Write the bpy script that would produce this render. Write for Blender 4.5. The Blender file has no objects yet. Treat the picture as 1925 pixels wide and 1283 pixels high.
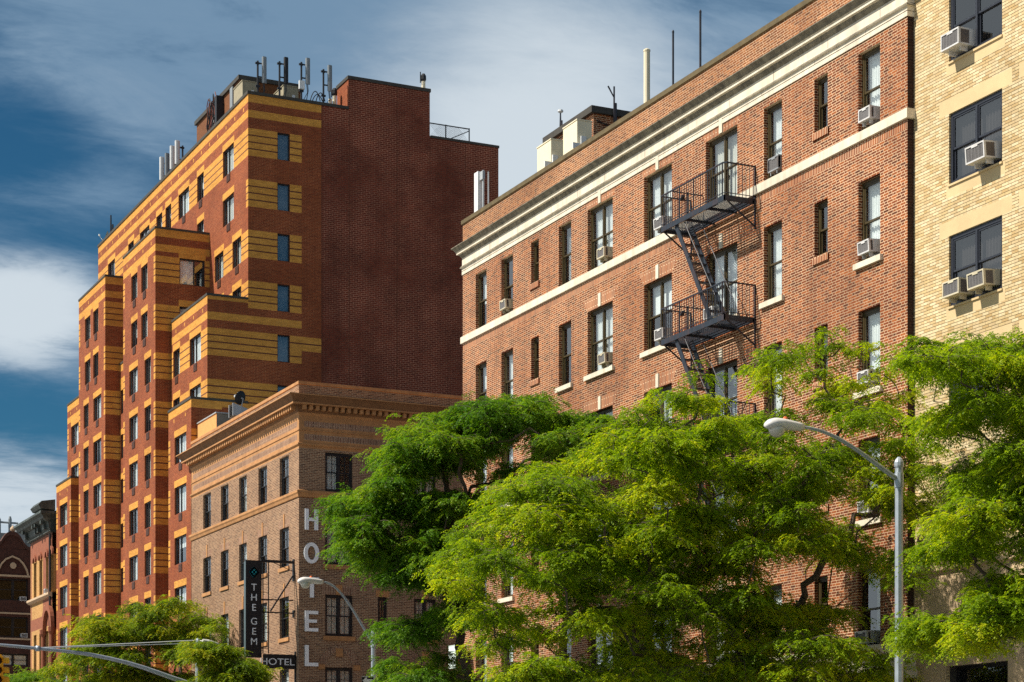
import bpy, math, random
import numpy as np
from mathutils import Vector

# ------------------------------------------------------------------ camera, sky, sun, exposure
SC = bpy.context.scene
COL = SC.collection
CX, HZ, FP, CAMZ = 962.5, 1512.0, 3800.0, 1.7
SN, CS = 0.4276, 0.9040
cam_data = bpy.data.cameras.new('camera')
cam = bpy.data.objects.new('camera', cam_data)
COL.objects.link(cam)
cam.location = (0, 0, CAMZ)
cam.rotation_euler = (math.radians(90), 0, -math.atan2(SN, CS))
cam_data.sensor_width = 36
cam_data.lens = FP / 1925 * 36
cam_data.shift_y = (HZ - 641.5) / 1925
cam_data.clip_end = 5000
SC.camera = cam

SUN_DIR = Vector((1.0, -0.30, -1.25)).normalized()
sun_data = bpy.data.lights.new('sun', 'SUN')
sun_data.energy = 5.0
sun_data.angle = math.radians(0.5)
sun_data.color = (1.0, 0.93, 0.82)
sun = bpy.data.objects.new('sun', sun_data)
COL.objects.link(sun)
sun.rotation_euler = SUN_DIR.to_track_quat('-Z', 'Y').to_euler()
sun.location = (-60, 40, 90)

SC.view_settings.view_transform = 'Standard'
SC.view_settings.look = 'None'
SC.view_settings.exposure = 0.62
SC.view_settings.gamma = 1
SC.cycles.max_bounces = 6
SC.cycles.transparent_max_bounces = 12
SC.cycles.use_denoising = False


def ray(u, v):
    t = (u - CX) / FP
    return (SN + CS * t, CS - SN * t, (HZ - v) / FP)


def at(u, v, F):
    d = ray(u, v)
    return Vector((F * d[0], F * d[1], CAMZ + F * d[2]))


def onX(u, v, x):
    d = ray(u, v)
    return Vector((x, x / d[0] * d[1], CAMZ + x / d[0] * d[2]))


def onY(u, v, y):
    d = ray(u, v)
    return Vector((y / d[1] * d[0], y, CAMZ + y / d[1] * d[2]))


def yX(u, x):
    return onX(u, 0, x).y


def xY(u, y):
    return onY(u, 0, y).x


# ------------------------------------------------------------------ node helpers
class NT:
    def __init__(s, tree):
        s.t = tree
        tree.nodes.clear()

    def n(s, kind, **kw):
        nd = s.t.nodes.new(kind)
        for k, v in kw.items():
            if k.startswith('i_'):
                nd.inputs[k[2:].replace('_', ' ')].default_value = v
            else:
                setattr(nd, k, v)
        return nd

    def l(s, a, b):
        s.t.links.new(a, b)

    def m(s, op, a, b=None, c=None):
        nd = s.t.nodes.new('ShaderNodeMath')
        nd.operation = op
        for i, x in enumerate((a, b, c)):
            if x is None:
                continue
            if isinstance(x, (int, float)):
                nd.inputs[i].default_value = x
            else:
                s.l(x, nd.inputs[i])
        return nd.outputs[0]

    def mix(s, fac, a, b, blend='MIX'):
        nd = s.t.nodes.new('ShaderNodeMix')
        nd.data_type = 'RGBA'
        nd.blend_type = blend
        for sock, x in ((nd.inputs['Factor'], fac), (nd.inputs['A'], a), (nd.inputs['B'], b)):
            if sock.type == 'RGBA' and isinstance(x, tuple):
                sock.default_value = (x[0], x[1], x[2], 1)
            elif isinstance(x, (int, float)):
                sock.default_value = x
            else:
                s.l(x, sock)
        # Factor float / A,B colour sockets are the right ones for RGBA mode
        return nd.outputs['Result']

    def ramp(s, fac, stops, interp='LINEAR'):
        nd = s.t.nodes.new('ShaderNodeValToRGB')
        nd.color_ramp.interpolation = interp
        e = nd.color_ramp.elements
        while len(e) < len(stops):
            e.new(0.5)
        for el, (p, c) in zip(e, stops):
            el.position = p
            el.color = (c[0], c[1], c[2], 1) if isinstance(c, tuple) else (c, c, c, 1)
        s.l(fac, nd.inputs[0])
        return nd.outputs[0]

    def noise(s, vec, scale, detail=4, rough=.55, dist=0.0):
        nd = s.t.nodes.new('ShaderNodeTexNoise')
        nd.inputs['Scale'].default_value = scale
        nd.inputs['Detail'].default_value = detail
        nd.inputs['Roughness'].default_value = rough
        nd.inputs['Distortion'].default_value = dist
        if vec is not None:
            s.l(vec, nd.inputs['Vector'])
        return nd.outputs['Fac']


def rgba(c):
    return (c[0], c[1], c[2], 1)


# ------------------------------------------------------------------ world: Nishita sky with thin procedural cloud
world = bpy.data.worlds.new('World')
SC.world = world
world.use_nodes = True
W = NT(world.node_tree)
sky = W.n('ShaderNodeTexSky', sky_type='NISHITA', sun_disc=False)
sky.sun_elevation = math.radians(50)
sky.sun_rotation = math.atan2(-1.0, 0.30)
sky.air_density = 1.0
sky.dust_density = 0.3
sky.ozone_density = 2.0
tc = W.n('ShaderNodeTexCoord')
D = tc.outputs['Generated']
sep = W.n('ShaderNodeSeparateXYZ')
W.l(D, sep.inputs[0])
dz = sep.outputs[2]
den = W.m('ADD', W.m('MAXIMUM', dz, 0.0), 0.16)
comb = W.n('ShaderNodeCombineXYZ')
W.l(W.m('DIVIDE', sep.outputs[0], den), comb.inputs[0])
W.l(W.m('DIVIDE', sep.outputs[1], den), comb.inputs[1])
mp = W.n('ShaderNodeMapping')
mp.inputs['Rotation'].default_value = (0, 0, math.radians(52))
mp.inputs['Scale'].default_value = (1.0, 1.75, 1)
W.l(comb.outputs[0], mp.inputs[0])
n1 = W.noise(mp.outputs[0], 1.25, 10, .60, .45)
n2 = W.noise(mp.outputs[0], 4.6, 9, .66, .5)
n3 = W.noise(mp.outputs[0], 13.0, 8, .62, .4)
nn = W.m('ADD', W.m('ADD', W.m('MULTIPLY', n1, .52), W.m('MULTIPLY', n2, .36)), W.m('MULTIPLY', n3, .12))


def lobe(u, v, inner, outer, squash=1.0, d=None):
    """soft patch of the sky dome round one direction (a cloud bank standing in that part of the sky)"""
    d = Vector(d or ray(u, v)).normalized()
    vm = W.n('ShaderNodeVectorMath', operation='SUBTRACT')
    W.l(D, vm.inputs[0])
    vm.inputs[1].default_value = d
    vs = W.n('ShaderNodeVectorMath', operation='MULTIPLY')
    W.l(vm.outputs[0], vs.inputs[0])
    vs.inputs[1].default_value = (1, 1, squash)
    ln = W.n('ShaderNodeVectorMath', operation='LENGTH')
    W.l(vs.outputs[0], ln.inputs[0])
    mr = W.n('ShaderNodeMapRange', interpolation_type='SMOOTHSTEP')
    W.l(ln.outputs['Value'], mr.inputs[0])
    mr.inputs[1].default_value = outer
    mr.inputs[2].default_value = inner
    mr.inputs[3].default_value = 0
    mr.inputs[4].default_value = 1
    return mr.outputs[0]


white_bank = W.m('ADD', lobe(30, 585, .012, .065, 1.7), W.m('MULTIPLY', lobe(30, 960, .01, .07, 1.6), .85))
white_bank = W.m('ADD', white_bank, W.m('MULTIPLY', lobe(1000, 330, .01, .13, 1.0), 1.1))
# unseen cloud, added: behind the viewer fills shaded walls, to the left brightens panes
white_bank = W.m('ADD', white_bank, W.m('MULTIPLY', lobe(0, 0, .25, 1.0, 1.0, (-.75, -.70, .38)), .6))
white_bank = W.m('ADD', white_bank, W.m('MULTIPLY', lobe(0, 0, .15, .58, 1.2, (-.48, .84, .26)), 1.0))
grey_bank = W.m('ADD', lobe(430, 40, .03, .14, 1.7), W.m('MULTIPLY', lobe(880, 120, .02, .13, 1.4), .6))
grey_bank = W.m('ADD', grey_bank, W.m('MULTIPLY', lobe(1300, 60, .03, .16, 1.2), .5))
grey_bank = W.m('ADD', grey_bank, W.m('MULTIPLY', lobe(150, 360, .01, .055, 3.0), .55))
dark_gap = W.m('ADD', lobe(40, 260, .01, .055, 1.6), lobe(60, 790, .01, .06, 2.2))
wisp = W.m('ADD', .35, W.m('MULTIPLY', n2, 1.3))
cover = W.m('ADD', nn, W.m('MULTIPLY', W.m('MULTIPLY', grey_bank, .20), wisp))
cover = W.m('ADD', cover, W.m('MULTIPLY', W.m('MULTIPLY', white_bank, .26), wisp))
cover = W.m('SUBTRACT', cover, W.m('MULTIPLY', W.m('MULTIPLY', dark_gap, .12), wisp))
cmask = W.n('ShaderNodeMapRange', interpolation_type='SMOOTHSTEP')
W.l(cover, cmask.inputs[0])
cmask.inputs[1].default_value = .39
cmask.inputs[2].default_value = .70
cm = W.m('MULTIPLY', cmask.outputs[0], .92)
bright = W.n('ShaderNodeMapRange', interpolation_type='SMOOTHSTEP')
W.l(W.m('ADD', W.m('MULTIPLY', white_bank, .72), W.m('MULTIPLY', W.m('SUBTRACT', nn, .22), 1.25)), bright.inputs[0])
bright.inputs[1].default_value = .32
bright.inputs[2].default_value = 1.05
ccol = W.mix(bright.outputs[0], (1.9, 3.1, 4.5), (7.0, 7.8, 8.4))
deep = W.mix(1.0, sky.outputs[0], (0.15, 0.41, 0.52), 'MULTIPLY')
skyc = W.mix(cm, deep, ccol)
bg = W.n('ShaderNodeBackground')
bg.inputs['Strength'].default_value = 0.063
W.l(skyc, bg.inputs[0])
wo = W.n('ShaderNodeOutputWorld')
W.l(bg.outputs[0], wo.inputs[0])

# ------------------------------------------------------------------ materials
MATS = {}


def pbr(name, col, rough=.7, metal=0.0, noise_amt=.12, noise_scale=3.0, spec=.4, bump=0.0, stain=None):
    m = bpy.data.materials.new(name)
    m.use_nodes = True
    T = NT(m.node_tree)
    geo = T.n('ShaderNodeNewGeometry')
    p = T.n('ShaderNodeBsdfPrincipled')
    f = T.noise(geo.outputs['Position'], noise_scale, 6, .6)
    lo = tuple(c * (1 - noise_amt) for c in col)
    hi = tuple(min(1, c * (1 + noise_amt)) for c in col)
    c = T.ramp(f, [(.3, lo), (.7, hi)])
    if stain:
        mpn = T.n('ShaderNodeMapping')
        mpn.inputs['Scale'].default_value = (1.6, 1.6, .22)
        T.l(geo.outputs['Position'], mpn.inputs[0])
        sf = T.noise(mpn.outputs[0], 2.4, 6, .65)
        c = T.mix(T.ramp(sf, [(.46, 0.0), (.70, stain[1])]), c, stain[0])
    T.l(c, p.inputs['Base Color'])
    p.inputs['Roughness'].default_value = rough
    p.inputs['Metallic'].default_value = metal
    p.inputs['Specular IOR Level'].default_value = spec
    if bump:
        b = T.n('ShaderNodeBump')
        b.inputs['Strength'].default_value = bump
        b.inputs['Distance'].default_value = .02
        T.l(T.noise(geo.outputs['Position'], noise_scale * 9, 5, .6), b.inputs['Height'])
        T.l(b.outputs[0], p.inputs['Normal'])
    o = T.n('ShaderNodeOutputMaterial')
    T.l(p.outputs[0], o.inputs[0])
    MATS[name] = m
    return m


def brick(name, cols, mortar, course, length, joint, header=None, soldier=False, weather=.25, rough=.85, bedj=None, streak=0.0, vert=1.0, hcourse=0):
    """masonry: cols = brick colours drawn per brick, header = where the second joint of the bond falls"""
    m = bpy.data.materials.new(name)
    m.use_nodes = True
    T = NT(m.node_tree)
    geo = T.n('ShaderNodeNewGeometry')
    sp = T.n('ShaderNodeSeparateXYZ')
    T.l(geo.outputs['Position'], sp.inputs[0])
    sn = T.n('ShaderNodeSeparateXYZ')
    T.l(geo.outputs['True Normal'], sn.inputs[0])
    isx = T.m('GREATER_THAN', T.m('ABSOLUTE', sn.outputs[0]), .5)
    a = T.m('ADD', T.m('MULTIPLY', sp.outputs[1], isx), T.m('MULTIPLY', sp.outputs[0], T.m('SUBTRACT', 1.0, isx)))
    z = sp.outputs[2]
    if soldier:
        a, z = z, a
    zz = T.m('DIVIDE', z, course)
    row = T.m('FLOOR', zz)
    zf = T.m('FRACT', zz)
    al = T.m('DIVIDE', a, length)
    if hcourse:
        al = T.m('MULTIPLY', al, T.m('ADD', 1.0, T.m('LESS_THAN', T.m('FLOORED_MODULO', row, float(hcourse)), .5)))
    aa = T.m('ADD', al, T.m('MULTIPLY', row, .5))
    ai = T.m('FLOOR', aa)
    af = T.m('FRACT', aa)
    jz = (bedj or joint) / course
    ja = joint / length
    j = T.m('MAXIMUM', T.m('LESS_THAN', zf, jz), T.m('MULTIPLY', T.m('LESS_THAN', af, ja), vert))
    idx = T.m('MULTIPLY', ai, 2.0)
    if header:
        inh = T.m('GREATER_THAN', af, header)
        j = T.m('MAXIMUM', j, T.m('MULTIPLY', inh, T.m('LESS_THAN', af, header + ja)))
        idx = T.m('ADD', idx, inh)
    cv = T.n('ShaderNodeCombineXYZ')
    T.l(row, cv.inputs[0])
    T.l(idx, cv.inputs[1])
    wn = T.n('ShaderNodeTexWhiteNoise', noise_dimensions='3D')
    T.l(cv.outputs[0], wn.inputs['Vector'])
    k = len(cols)
    bc = T.ramp(wn.outputs['Value'], [(i / max(1, k - 1), c) for i, c in enumerate(cols)])
    wf = T.noise(geo.outputs['Position'], .55, 7, .62)
    w2 = T.noise(geo.outputs['Position'], 6.0, 4, .6)
    wm = T.m('ADD', T.m('MULTIPLY', wf, .65), T.m('MULTIPLY', w2, .35))
    wr = T.ramp(wm, [(.3, 1 - weather), (.7, 1 + weather * .35)])
    mf = T.noise(geo.outputs['Position'], .30, 5, .6)
    mc = T.ramp(mf, [(.36, tuple(x * (1 - 1.6 * weather) if weather < .5 else x * .25 for x in mortar)), (.58, mortar)])
    c = T.mix(j, bc, mc)
    c = T.mix(1.0, c, wr, 'MULTIPLY')
    if streak:
        mpn = T.n('ShaderNodeMapping')
        mpn.inputs['Scale'].default_value = (.9, .9, .05)
        T.l(geo.outputs['Position'], mpn.inputs[0])
        sf = T.noise(mpn.outputs[0], 1.5, 5, .6)
        c = T.mix(T.ramp(sf, [(.5, 0.0), (.72, streak)]), c, tuple(x * .35 for x in cols[0]))
    p = T.n('ShaderNodeBsdfPrincipled')
    T.l(c, p.inputs['Base Color'])
    p.inputs['Roughness'].default_value = rough
    p.inputs['Specular IOR Level'].default_value = .25
    b = T.n('ShaderNodeBump')
    b.inputs['Strength'].default_value = .5
    b.inputs['Distance'].default_value = .012
    T.l(T.m('SUBTRACT', T.m('MULTIPLY', w2, .5), j), b.inputs['Height'])
    T.l(b.outputs[0], p.inputs['Normal'])
    o = T.n('ShaderNodeOutputMaterial')
    T.l(p.outputs[0], o.inputs[0])
    MATS[name] = m
    return m


def glass(name, tint, refl):
    m = bpy.data.materials.new(name)
    m.use_nodes = True
    T = NT(m.node_tree)
    tr = T.n('ShaderNodeBsdfTransparent')
    tr.inputs[0].default_value = rgba(tint)
    gl = T.n('ShaderNodeBsdfGlossy')
    gl.inputs['Roughness'].default_value = .012
    gl.inputs[0].default_value = (1, 1, 1, 1)
    geo = T.n('ShaderNodeNewGeometry')
    dt = T.n('ShaderNodeVectorMath', operation='DOT_PRODUCT')
    T.l(geo.outputs['Normal'], dt.inputs[0])
    T.l(geo.outputs['Incoming'], dt.inputs[1])
    c1 = T.m('SUBTRACT', 1.0, T.m('ABSOLUTE', dt.outputs['Value']))
    f5 = T.m('POWER', c1, 5.0)
    fac = T.m('MINIMUM', T.m('ADD', T.m('MULTIPLY', f5, .9), .04 + refl), 1.0)
    mx = T.n('ShaderNodeMixShader')
    T.l(fac, mx.inputs[0])
    T.l(tr.outputs[0], mx.inputs[1])
    T.l(gl.outputs[0], mx.inputs[2])
    o = T.n('ShaderNodeOutputMaterial')
    T.l(mx.outputs[0], o.inputs[0])
    MATS[name] = m
    return m


def leafmat(name, c0, c1, c2, trans):
    m = bpy.data.materials.new(name)
    m.use_nodes = True
    T = NT(m.node_tree)
    at_ = T.n('ShaderNodeAttribute', attribute_name='tint')
    c = T.ramp(at_.outputs['Fac'], [(0.0, c0), (.55, c1), (1.0, c2)])
    d = T.n('ShaderNodeBsdfPrincipled')
    T.l(c, d.inputs['Base Color'])
    d.inputs['Roughness'].default_value = .55
    d.inputs['Specular IOR Level'].default_value = .25
    t = T.n('ShaderNodeBsdfTranslucent')
    T.l(T.mix(1.0, c, (1.35, 1.3, .55), 'MULTIPLY'), t.inputs[0])
    mx = T.n('ShaderNodeMixShader')
    mx.inputs[0].default_value = trans
    T.l(d.outputs[0], mx.inputs[1])
    T.l(t.outputs[0], mx.inputs[2])
    o = T.n('ShaderNodeOutputMaterial')
    T.l(mx.outputs[0], o.inputs[0])
    MATS[name] = m
    return m


M = MATS
brick('red_brick', [(.130, .031, .011), (.225, .055, .015), (.33, .094, .024), (.175, .042, .013), (.085, .023, .010)],
      (.86, .61, .38), .0700, .350, .0145, header=.655, weather=.27, bedj=.0140, streak=.24)
brick('red_soldier', [(.17, .038, .012), (.26, .062, .016), (.33, .088, .022)], (.86, .60, .38), .0750, .44, .021, soldier=True)
brick('parapet_brick', [(.15, .045, .015), (.23, .075, .022), (.32, .115, .035), (.10, .032, .012)],
      (.78, .56, .36), .0700, .350, .0130, header=.655, weather=.3)
brick('tall_red', [(.215, .046, .014), (.285, .066, .018), (.19, .039, .012), (.25, .052, .016)], (.50, .22, .105), .0745, .30, .012, weather=.30, streak=.12)
brick('tall_yellow', [(.62, .285, .048), (.72, .345, .062), (.56, .25, .040), (.66, .31, .06)], (.50, .25, .075), .0745, .30, .010, weather=.26, streak=.10)
pbr('tall_line', (.12, .035, .015), .85)
brick('near_black_brick', [(.030, .014, .009), (.045, .018, .010), (.022, .011, .008)], (.07, .045, .035), .0700, .350, .0135, header=.655)
brick('penthouse_brick', [(.15, .055, .020), (.18, .066, .024)], (.22, .10, .045), .0745, .30, .010)
brick('jumbo_brick', [(.165, .034, .016), (.20, .042, .019), (.145, .029, .014), (.19, .048, .022)], (.58, .28, .18), .105, .305, .016, weather=.45, streak=.30)
brick('hotel_brick', [(.145, .070, .040), (.21, .105, .058), (.29, .16, .088), (.11, .054, .034)],
      (.56, .405, .26), .0745, .235, .0165, weather=.2)
brick('hotel_soldier', [(.16, .08, .05), (.26, .13, .08), (.32, .18, .11)], (.55, .40, .27), .080, .45, .018, soldier=True)
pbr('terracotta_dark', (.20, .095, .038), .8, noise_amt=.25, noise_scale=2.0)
pbr('cabinet_drab', (.30, .26, .17), .6)
pbr('terracotta', (.44, .215, .080), .7, noise_amt=.18, noise_scale=1.5, bump=.15, stain=((.26, .12, .05), .5))
brick('yellow_brick', [(.58, .42, .20), (.66, .52, .29), (.72, .59, .37), (.50, .34, .15), (.63, .48, .27)],
      (.075, .045, .020), 
      .0745, .235, .0130, weather=.30, vert=.55, hcourse=6)
pbr('buff_stone', (.58, .43, .23), .8, noise_amt=.12, noise_scale=1.2, bump=.1)
pbr('base_stucco', (.52, .38, .23), .85, noise_amt=.2, noise_scale=.9, bump=.2)
pbr('limestone', (.68, .605, .475), .75, noise_amt=.14, noise_scale=1.1, bump=.08, stain=((.42, .36, .26), .60))
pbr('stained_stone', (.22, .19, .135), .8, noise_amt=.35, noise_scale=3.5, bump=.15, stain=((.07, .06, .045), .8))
pbr('coping_brown', (.105, .075, .030), .7, noise_amt=.3)
pbr('coping_dark', (.045, .04, .032), .7, noise_amt=.3)
pbr('frame_bronze', (.055, .038, .013), .45, noise_amt=.15)
pbr('frame_black', (.016, .016, .018), .45)
pbr('frame_navy', (.022, .025, .035), .4)
pbr('iron_blue', (.014, .021, .033), .5, noise_amt=.35, noise_scale=9, stain=((.10, .035, .015), .35))
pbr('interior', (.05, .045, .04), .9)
pbr('curtain_white', (.74, .75, .72), .9, noise_amt=.06)
pbr('curtain_cream', (.62, .60, .52), .9, noise_amt=.08)
pbr('blind_grey', (.34, .38, .40), .8, noise_amt=.08)
pbr('drape_dark', (.20, .16, .12), .9)
glass('window_glass', (.92, .97, .98), .14)
glass('black_glass', (.10, .11, .12), .0)
glass('dark_glass', (.42, .45, .50), .10)
pbr('vent_brown', (.075, .028, .016), .6)
pbr('roof_tar', (.06, .058, .055), .9)
pbr('stucco_orange', (.66, .30, .095), .85, noise_amt=.08)
pbr('stucco_grey', (.22, .20, .165), .9)
pbr('galvanised', (.42, .44, .45), .45, metal=.3, noise_amt=.15)
pbr('metal_grey', (.30, .31, .32), .5, metal=.2, noise_amt=.2)
pbr('panel_white', (.66, .67, .66), .5, noise_amt=.1)
pbr('panel_grey', (.20, .225, .24), .5, noise_amt=.12)
pbr('panel_cream', (.74, .66, .47), .6, noise_amt=.06, stain=((.5, .42, .27), .3))
pbr('black_paint', (.013, .013, .015), .5)
pbr('letter_white', (.90, .91, .92), .5, noise_amt=.05)
pbr('letter_grey', (.82, .84, .86), .5)
pbr('teal', (.015, .36, .44), .5)
pbr('sign_side', (.07, .10, .11), .4)
pbr('lamp_silver', (.36, .40, .44), .42, metal=.35, noise_amt=.14, noise_scale=6)
pbr('lamp_head', (.62, .60, .56), .4, noise_amt=.08)
pbr('lamp_lens', (.55, .52, .42), .2, spec=.7)
pbr('photocell', (.75, .15, .04), .5)
pbr('signal_yellow', (.85, .42, .015), .4)
pbr('lens_dark', (.03, .012, .01), .2)
pbr('sign_red', (.80, .085, .035), .5)
pbr('sign_green', (.012, .05, .045), .5)
pbr('sign_pale', (.62, .72, .66), .5)
pbr('awning_teal', (.006, .17, .13), .7)
pbr('brownstone', (.075, .030, .020), .85, noise_amt=.25)
brick('brown_brick', [(.060, .022, .015), (.085, .030, .020), (.050, .018, .013)], (.14, .075, .055), .075, .24, .011)
pbr('cornice_green', (.030, .040, .036), .6, noise_amt=.35, stain=((.26, .30, .27), .35))
brick('pale_brick', [(.50, .27, .09), (.56, .32, .12), (.45, .23, .07)], (.36, .2, .09), .075, .24, .008)
pbr('red_stone', (.24, .075, .035), .8, noise_amt=.2)
pbr('stone_trim', (.50, .36, .23), .8)
pbr('far_grey', (.15, .16, .165), .8, noise_amt=.25, noise_scale=.4)
pbr('bark', (.085, .062, .045), .9, noise_amt=.35, noise_scale=14, bump=.5)
pbr('ac_white', (.60, .59, .58), .45, noise_amt=.10, noise_scale=8, stain=((.36, .30, .22), .35))
pbr('ac_cream', (.56, .50, .36), .5, noise_amt=.10, noise_scale=8, stain=((.34, .26, .16), .35))
pbr('ac_grille', (.20, .19, .19), .6)
pbr('ac_side', (.13, .11, .10), .5)
pbr('cable_red', (.16, .035, .02), .6)
pbr('asphalt', (.05, .05, .052), .9, noise_amt=.2, bump=.3)
pbr('concrete', (.36, .35, .33), .9, noise_amt=.14, bump=.2)
pbr('paint_white', (.75, .75, .73), .7)
leafmat('leaf_yellow', (.095, .175, .005), (.24, .365, .006), (.47, .50, .010), .56)
leafmat('leaf_green', (.045, .12, .006), (.105, .235, .007), (.23, .33, .012), .50)
leafmat('leaf_mid', (.07, .13, .005), (.19, .285, .006), (.42, .40, .010), .52)


# ------------------------------------------------------------------ mesh helpers
ORG = {}


class MB:
    def __init__(s):
        s.v, s.f, s.mi = [], [], []

    def quad(s, a, b, c, d, m=0):
        i = len(s.v)
        s.v += [tuple(a), tuple(b), tuple(c), tuple(d)]
        s.f.append((i, i + 1, i + 2, i + 3))
        s.mi.append(m)

    def poly(s, pts, m=0):
        i = len(s.v)
        s.v += [tuple(p) for p in pts]
        s.f.append(tuple(range(i, i + len(pts))))
        s.mi.append(m)

    def box(s, x0, x1, y0, y1, z0, z1, m=0):
        if x0 > x1: x0, x1 = x1, x0
        if y0 > y1: y0, y1 = y1, y0
        if z0 > z1: z0, z1 = z1, z0
        i = len(s.v)
        s.v += [(x0, y0, z0), (x1, y0, z0), (x1, y1, z0), (x0, y1, z0), (x0, y0, z1), (x1, y0, z1), (x1, y1, z1), (x0, y1, z1)]
        for q in ((0, 3, 2, 1), (4, 5, 6, 7), (0, 1, 5, 4), (1, 2, 6, 5), (2, 3, 7, 6), (3, 0, 4, 7)):
            s.f.append(tuple(i + k for k in q))
            s.mi.append(m)

    def bar(s, p, q, w, h, m=0, up=(0, 0, 1)):
        """rectangular bar from p to q, w across and h along 'up'"""
        p, q = Vector(p), Vector(q)
        d = (q - p).normalized()
        up = Vector(up)
        if abs(d.dot(up)) > .98:
            up = Vector((0, 1, 0))
        a = d.cross(up).normalized()
        b = a.cross(d).normalized()
        i = len(s.v)
        for c in (p, q):
            for sa, sb in ((-1, -1), (1, -1), (1, 1), (-1, 1)):
                s.v.append(tuple(c + a * (sa * w / 2) + b * (sb * h / 2)))
        for k in range(4):
            s.f.append((i + k, i + (k + 1) % 4, i + 4 + (k + 1) % 4, i + 4 + k))
            s.mi.append(m)
        s.f.append((i + 3, i + 2, i + 1, i))
        s.f.append((i + 4, i + 5, i + 6, i + 7))
        s.mi += [m, m]

    def tube(s, pts, r, seg=8, m=0):
        pts = [Vector(p) for p in pts]
        rr = r if isinstance(r, (list, tuple)) else [r] * len(pts)
        i0 = len(s.v)
        prev = None
        for k, p in enumerate(pts):
            d = (pts[min(k + 1, len(pts) - 1)] - pts[max(k - 1, 0)])
            d = d.normalized() if d.length > 1e-9 else Vector((0, 0, 1))
            if prev is None:
                ref = Vector((0, 0, 1)) if abs(d.z) < .9 else Vector((1, 0, 0))
                a = d.cross(ref).normalized()
            else:
                a = (prev - d * prev.dot(d))
                a = a.normalized() if a.length > 1e-6 else d.orthogonal().normalized()
            prev = a
            b = d.cross(a)
            for q in range(seg):
                t = 2 * math.pi * q / seg
                s.v.append(tuple(p + (a * math.cos(t) + b * math.sin(t)) * rr[k]))
        for k in range(len(pts) - 1):
            for q in range(seg):
                q2 = (q + 1) % seg
                s.f.append((i0 + k * seg + q, i0 + k * seg + q2, i0 + (k + 1) * seg + q2, i0 + (k + 1) * seg + q))
                s.mi.append(m)
        s.f.append(tuple(i0 + q for q in range(seg - 1, -1, -1)))
        s.f.append(tuple(i0 + (len(pts) - 1) * seg + q for q in range(seg)))
        s.mi += [m, m]

    def lathe(s, c, prof, seg=16, m=0, axis='Z'):
        i0 = len(s.v)
        for (r, h) in prof:
            for q in range(seg):
                t = 2 * math.pi * q / seg
                a, b = r * math.cos(t), r * math.sin(t)
                s.v.append((c[0] + a, c[1] + b, c[2] + h) if axis == 'Z' else ((c[0] + h, c[1] + a, c[2] + b) if axis == 'X' else (c[0] + a, c[1] + h, c[2] + b)))
        for k in range(len(prof) - 1):
            for q in range(seg):
                q2 = (q + 1) % seg
                s.f.append((i0 + k * seg + q, i0 + k * seg + q2, i0 + (k + 1) * seg + q2, i0 + (k + 1) * seg + q))
                s.mi.append(m)
        s.f.append(tuple(i0 + q for q in range(seg - 1, -1, -1)))
        s.f.append(tuple(i0 + (len(prof) - 1) * seg + q for q in range(seg)))
        s.mi += [m, m]

    def loft(s, secs, seg=14, m=0):
        """secs: (centre, half width y, half height z) along x"""
        i0 = len(s.v)
        for (c, wy, wz) in secs:
            for q in range(seg):
                t = 2 * math.pi * q / seg
                s.v.append((c[0], c[1] + wy * math.cos(t), c[2] + wz * math.sin(t)))
        for k in range(len(secs) - 1):
            for q in range(seg):
                q2 = (q + 1) % seg
                s.f.append((i0 + k * seg + q, i0 + k * seg + q2, i0 + (k + 1) * seg + q2, i0 + (k + 1) * seg + q))
                s.mi.append(m)
        s.f.append(tuple(i0 + q for q in range(seg - 1, -1, -1)))
        s.f.append(tuple(i0 + (len(secs) - 1) * seg + q for q in range(seg)))
        s.mi += [m, m]

    def sweep(s, path, prof, m=0, mats=None):
        """moulding: profile (outward, z) swept along a plan path, outward = right hand of the walking direction"""
        P = [Vector((p[0], p[1])) for p in path]
        offs = []
        for k in range(len(P)):
            ns = []
            if k > 0:
                d = (P[k] - P[k - 1]).normalized()
                ns.append(Vector((d.y, -d.x)))
            if k < len(P) - 1:
                d = (P[k + 1] - P[k]).normalized()
                ns.append(Vector((d.y, -d.x)))
            if len(ns) == 1:
                offs.append(ns[0])
            else:
                b = (ns[0] + ns[1])
                offs.append(b / max(.2, (1 + ns[0].dot(ns[1]))))
        for k in range(len(P) - 1):
            for j in range(len(prof) - 1):
                (n0, z0), (n1, z1) = prof[j], prof[j + 1]
                a = P[k] + offs[k] * n0
                b = P[k + 1] + offs[k + 1] * n0
                c = P[k + 1] + offs[k + 1] * n1
                d = P[k] + offs[k] * n1
                s.quad((a.x, a.y, z0), (b.x, b.y, z0), (c.x, c.y, z1), (d.x, d.y, z1), mats[j] if mats else m)
        for k in (0, len(P) - 1):
            s.poly([(P[k].x + offs[k].x * n, P[k].y + offs[k].y * n, z) for n, z in prof], m)

    def build(s, name, mats, parent=None, smooth=False, local=False):
        me = bpy.data.meshes.new(name)
        me.from_pydata(s.v, [], s.f)
        if not isinstance(mats, (list, tuple)):
            mats = [mats]
        for mm in mats:
            me.materials.append(M[mm] if isinstance(mm, str) else mm)
        if len(mats) > 1:
            me.polygons.foreach_set('material_index', s.mi)
        if smooth:
            me.polygons.foreach_set('use_smooth', [True] * len(s.f))
        me.update()
        o = bpy.data.objects.new(name, me)
        COL.objects.link(o)
        if parent is not None:
            o.parent = parent
            if not local:
                o.location = -ORG[parent.name]
        ORG[o.name] = Vector((0, 0, 0)) if (parent is None or not local) else ORG.get(parent.name, Vector((0, 0, 0)))
        return o


def tag(o, label, cat, group=None):
    o['label'] = label
    o['category'] = cat
    if group:
        o['group'] = group
    return o


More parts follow.
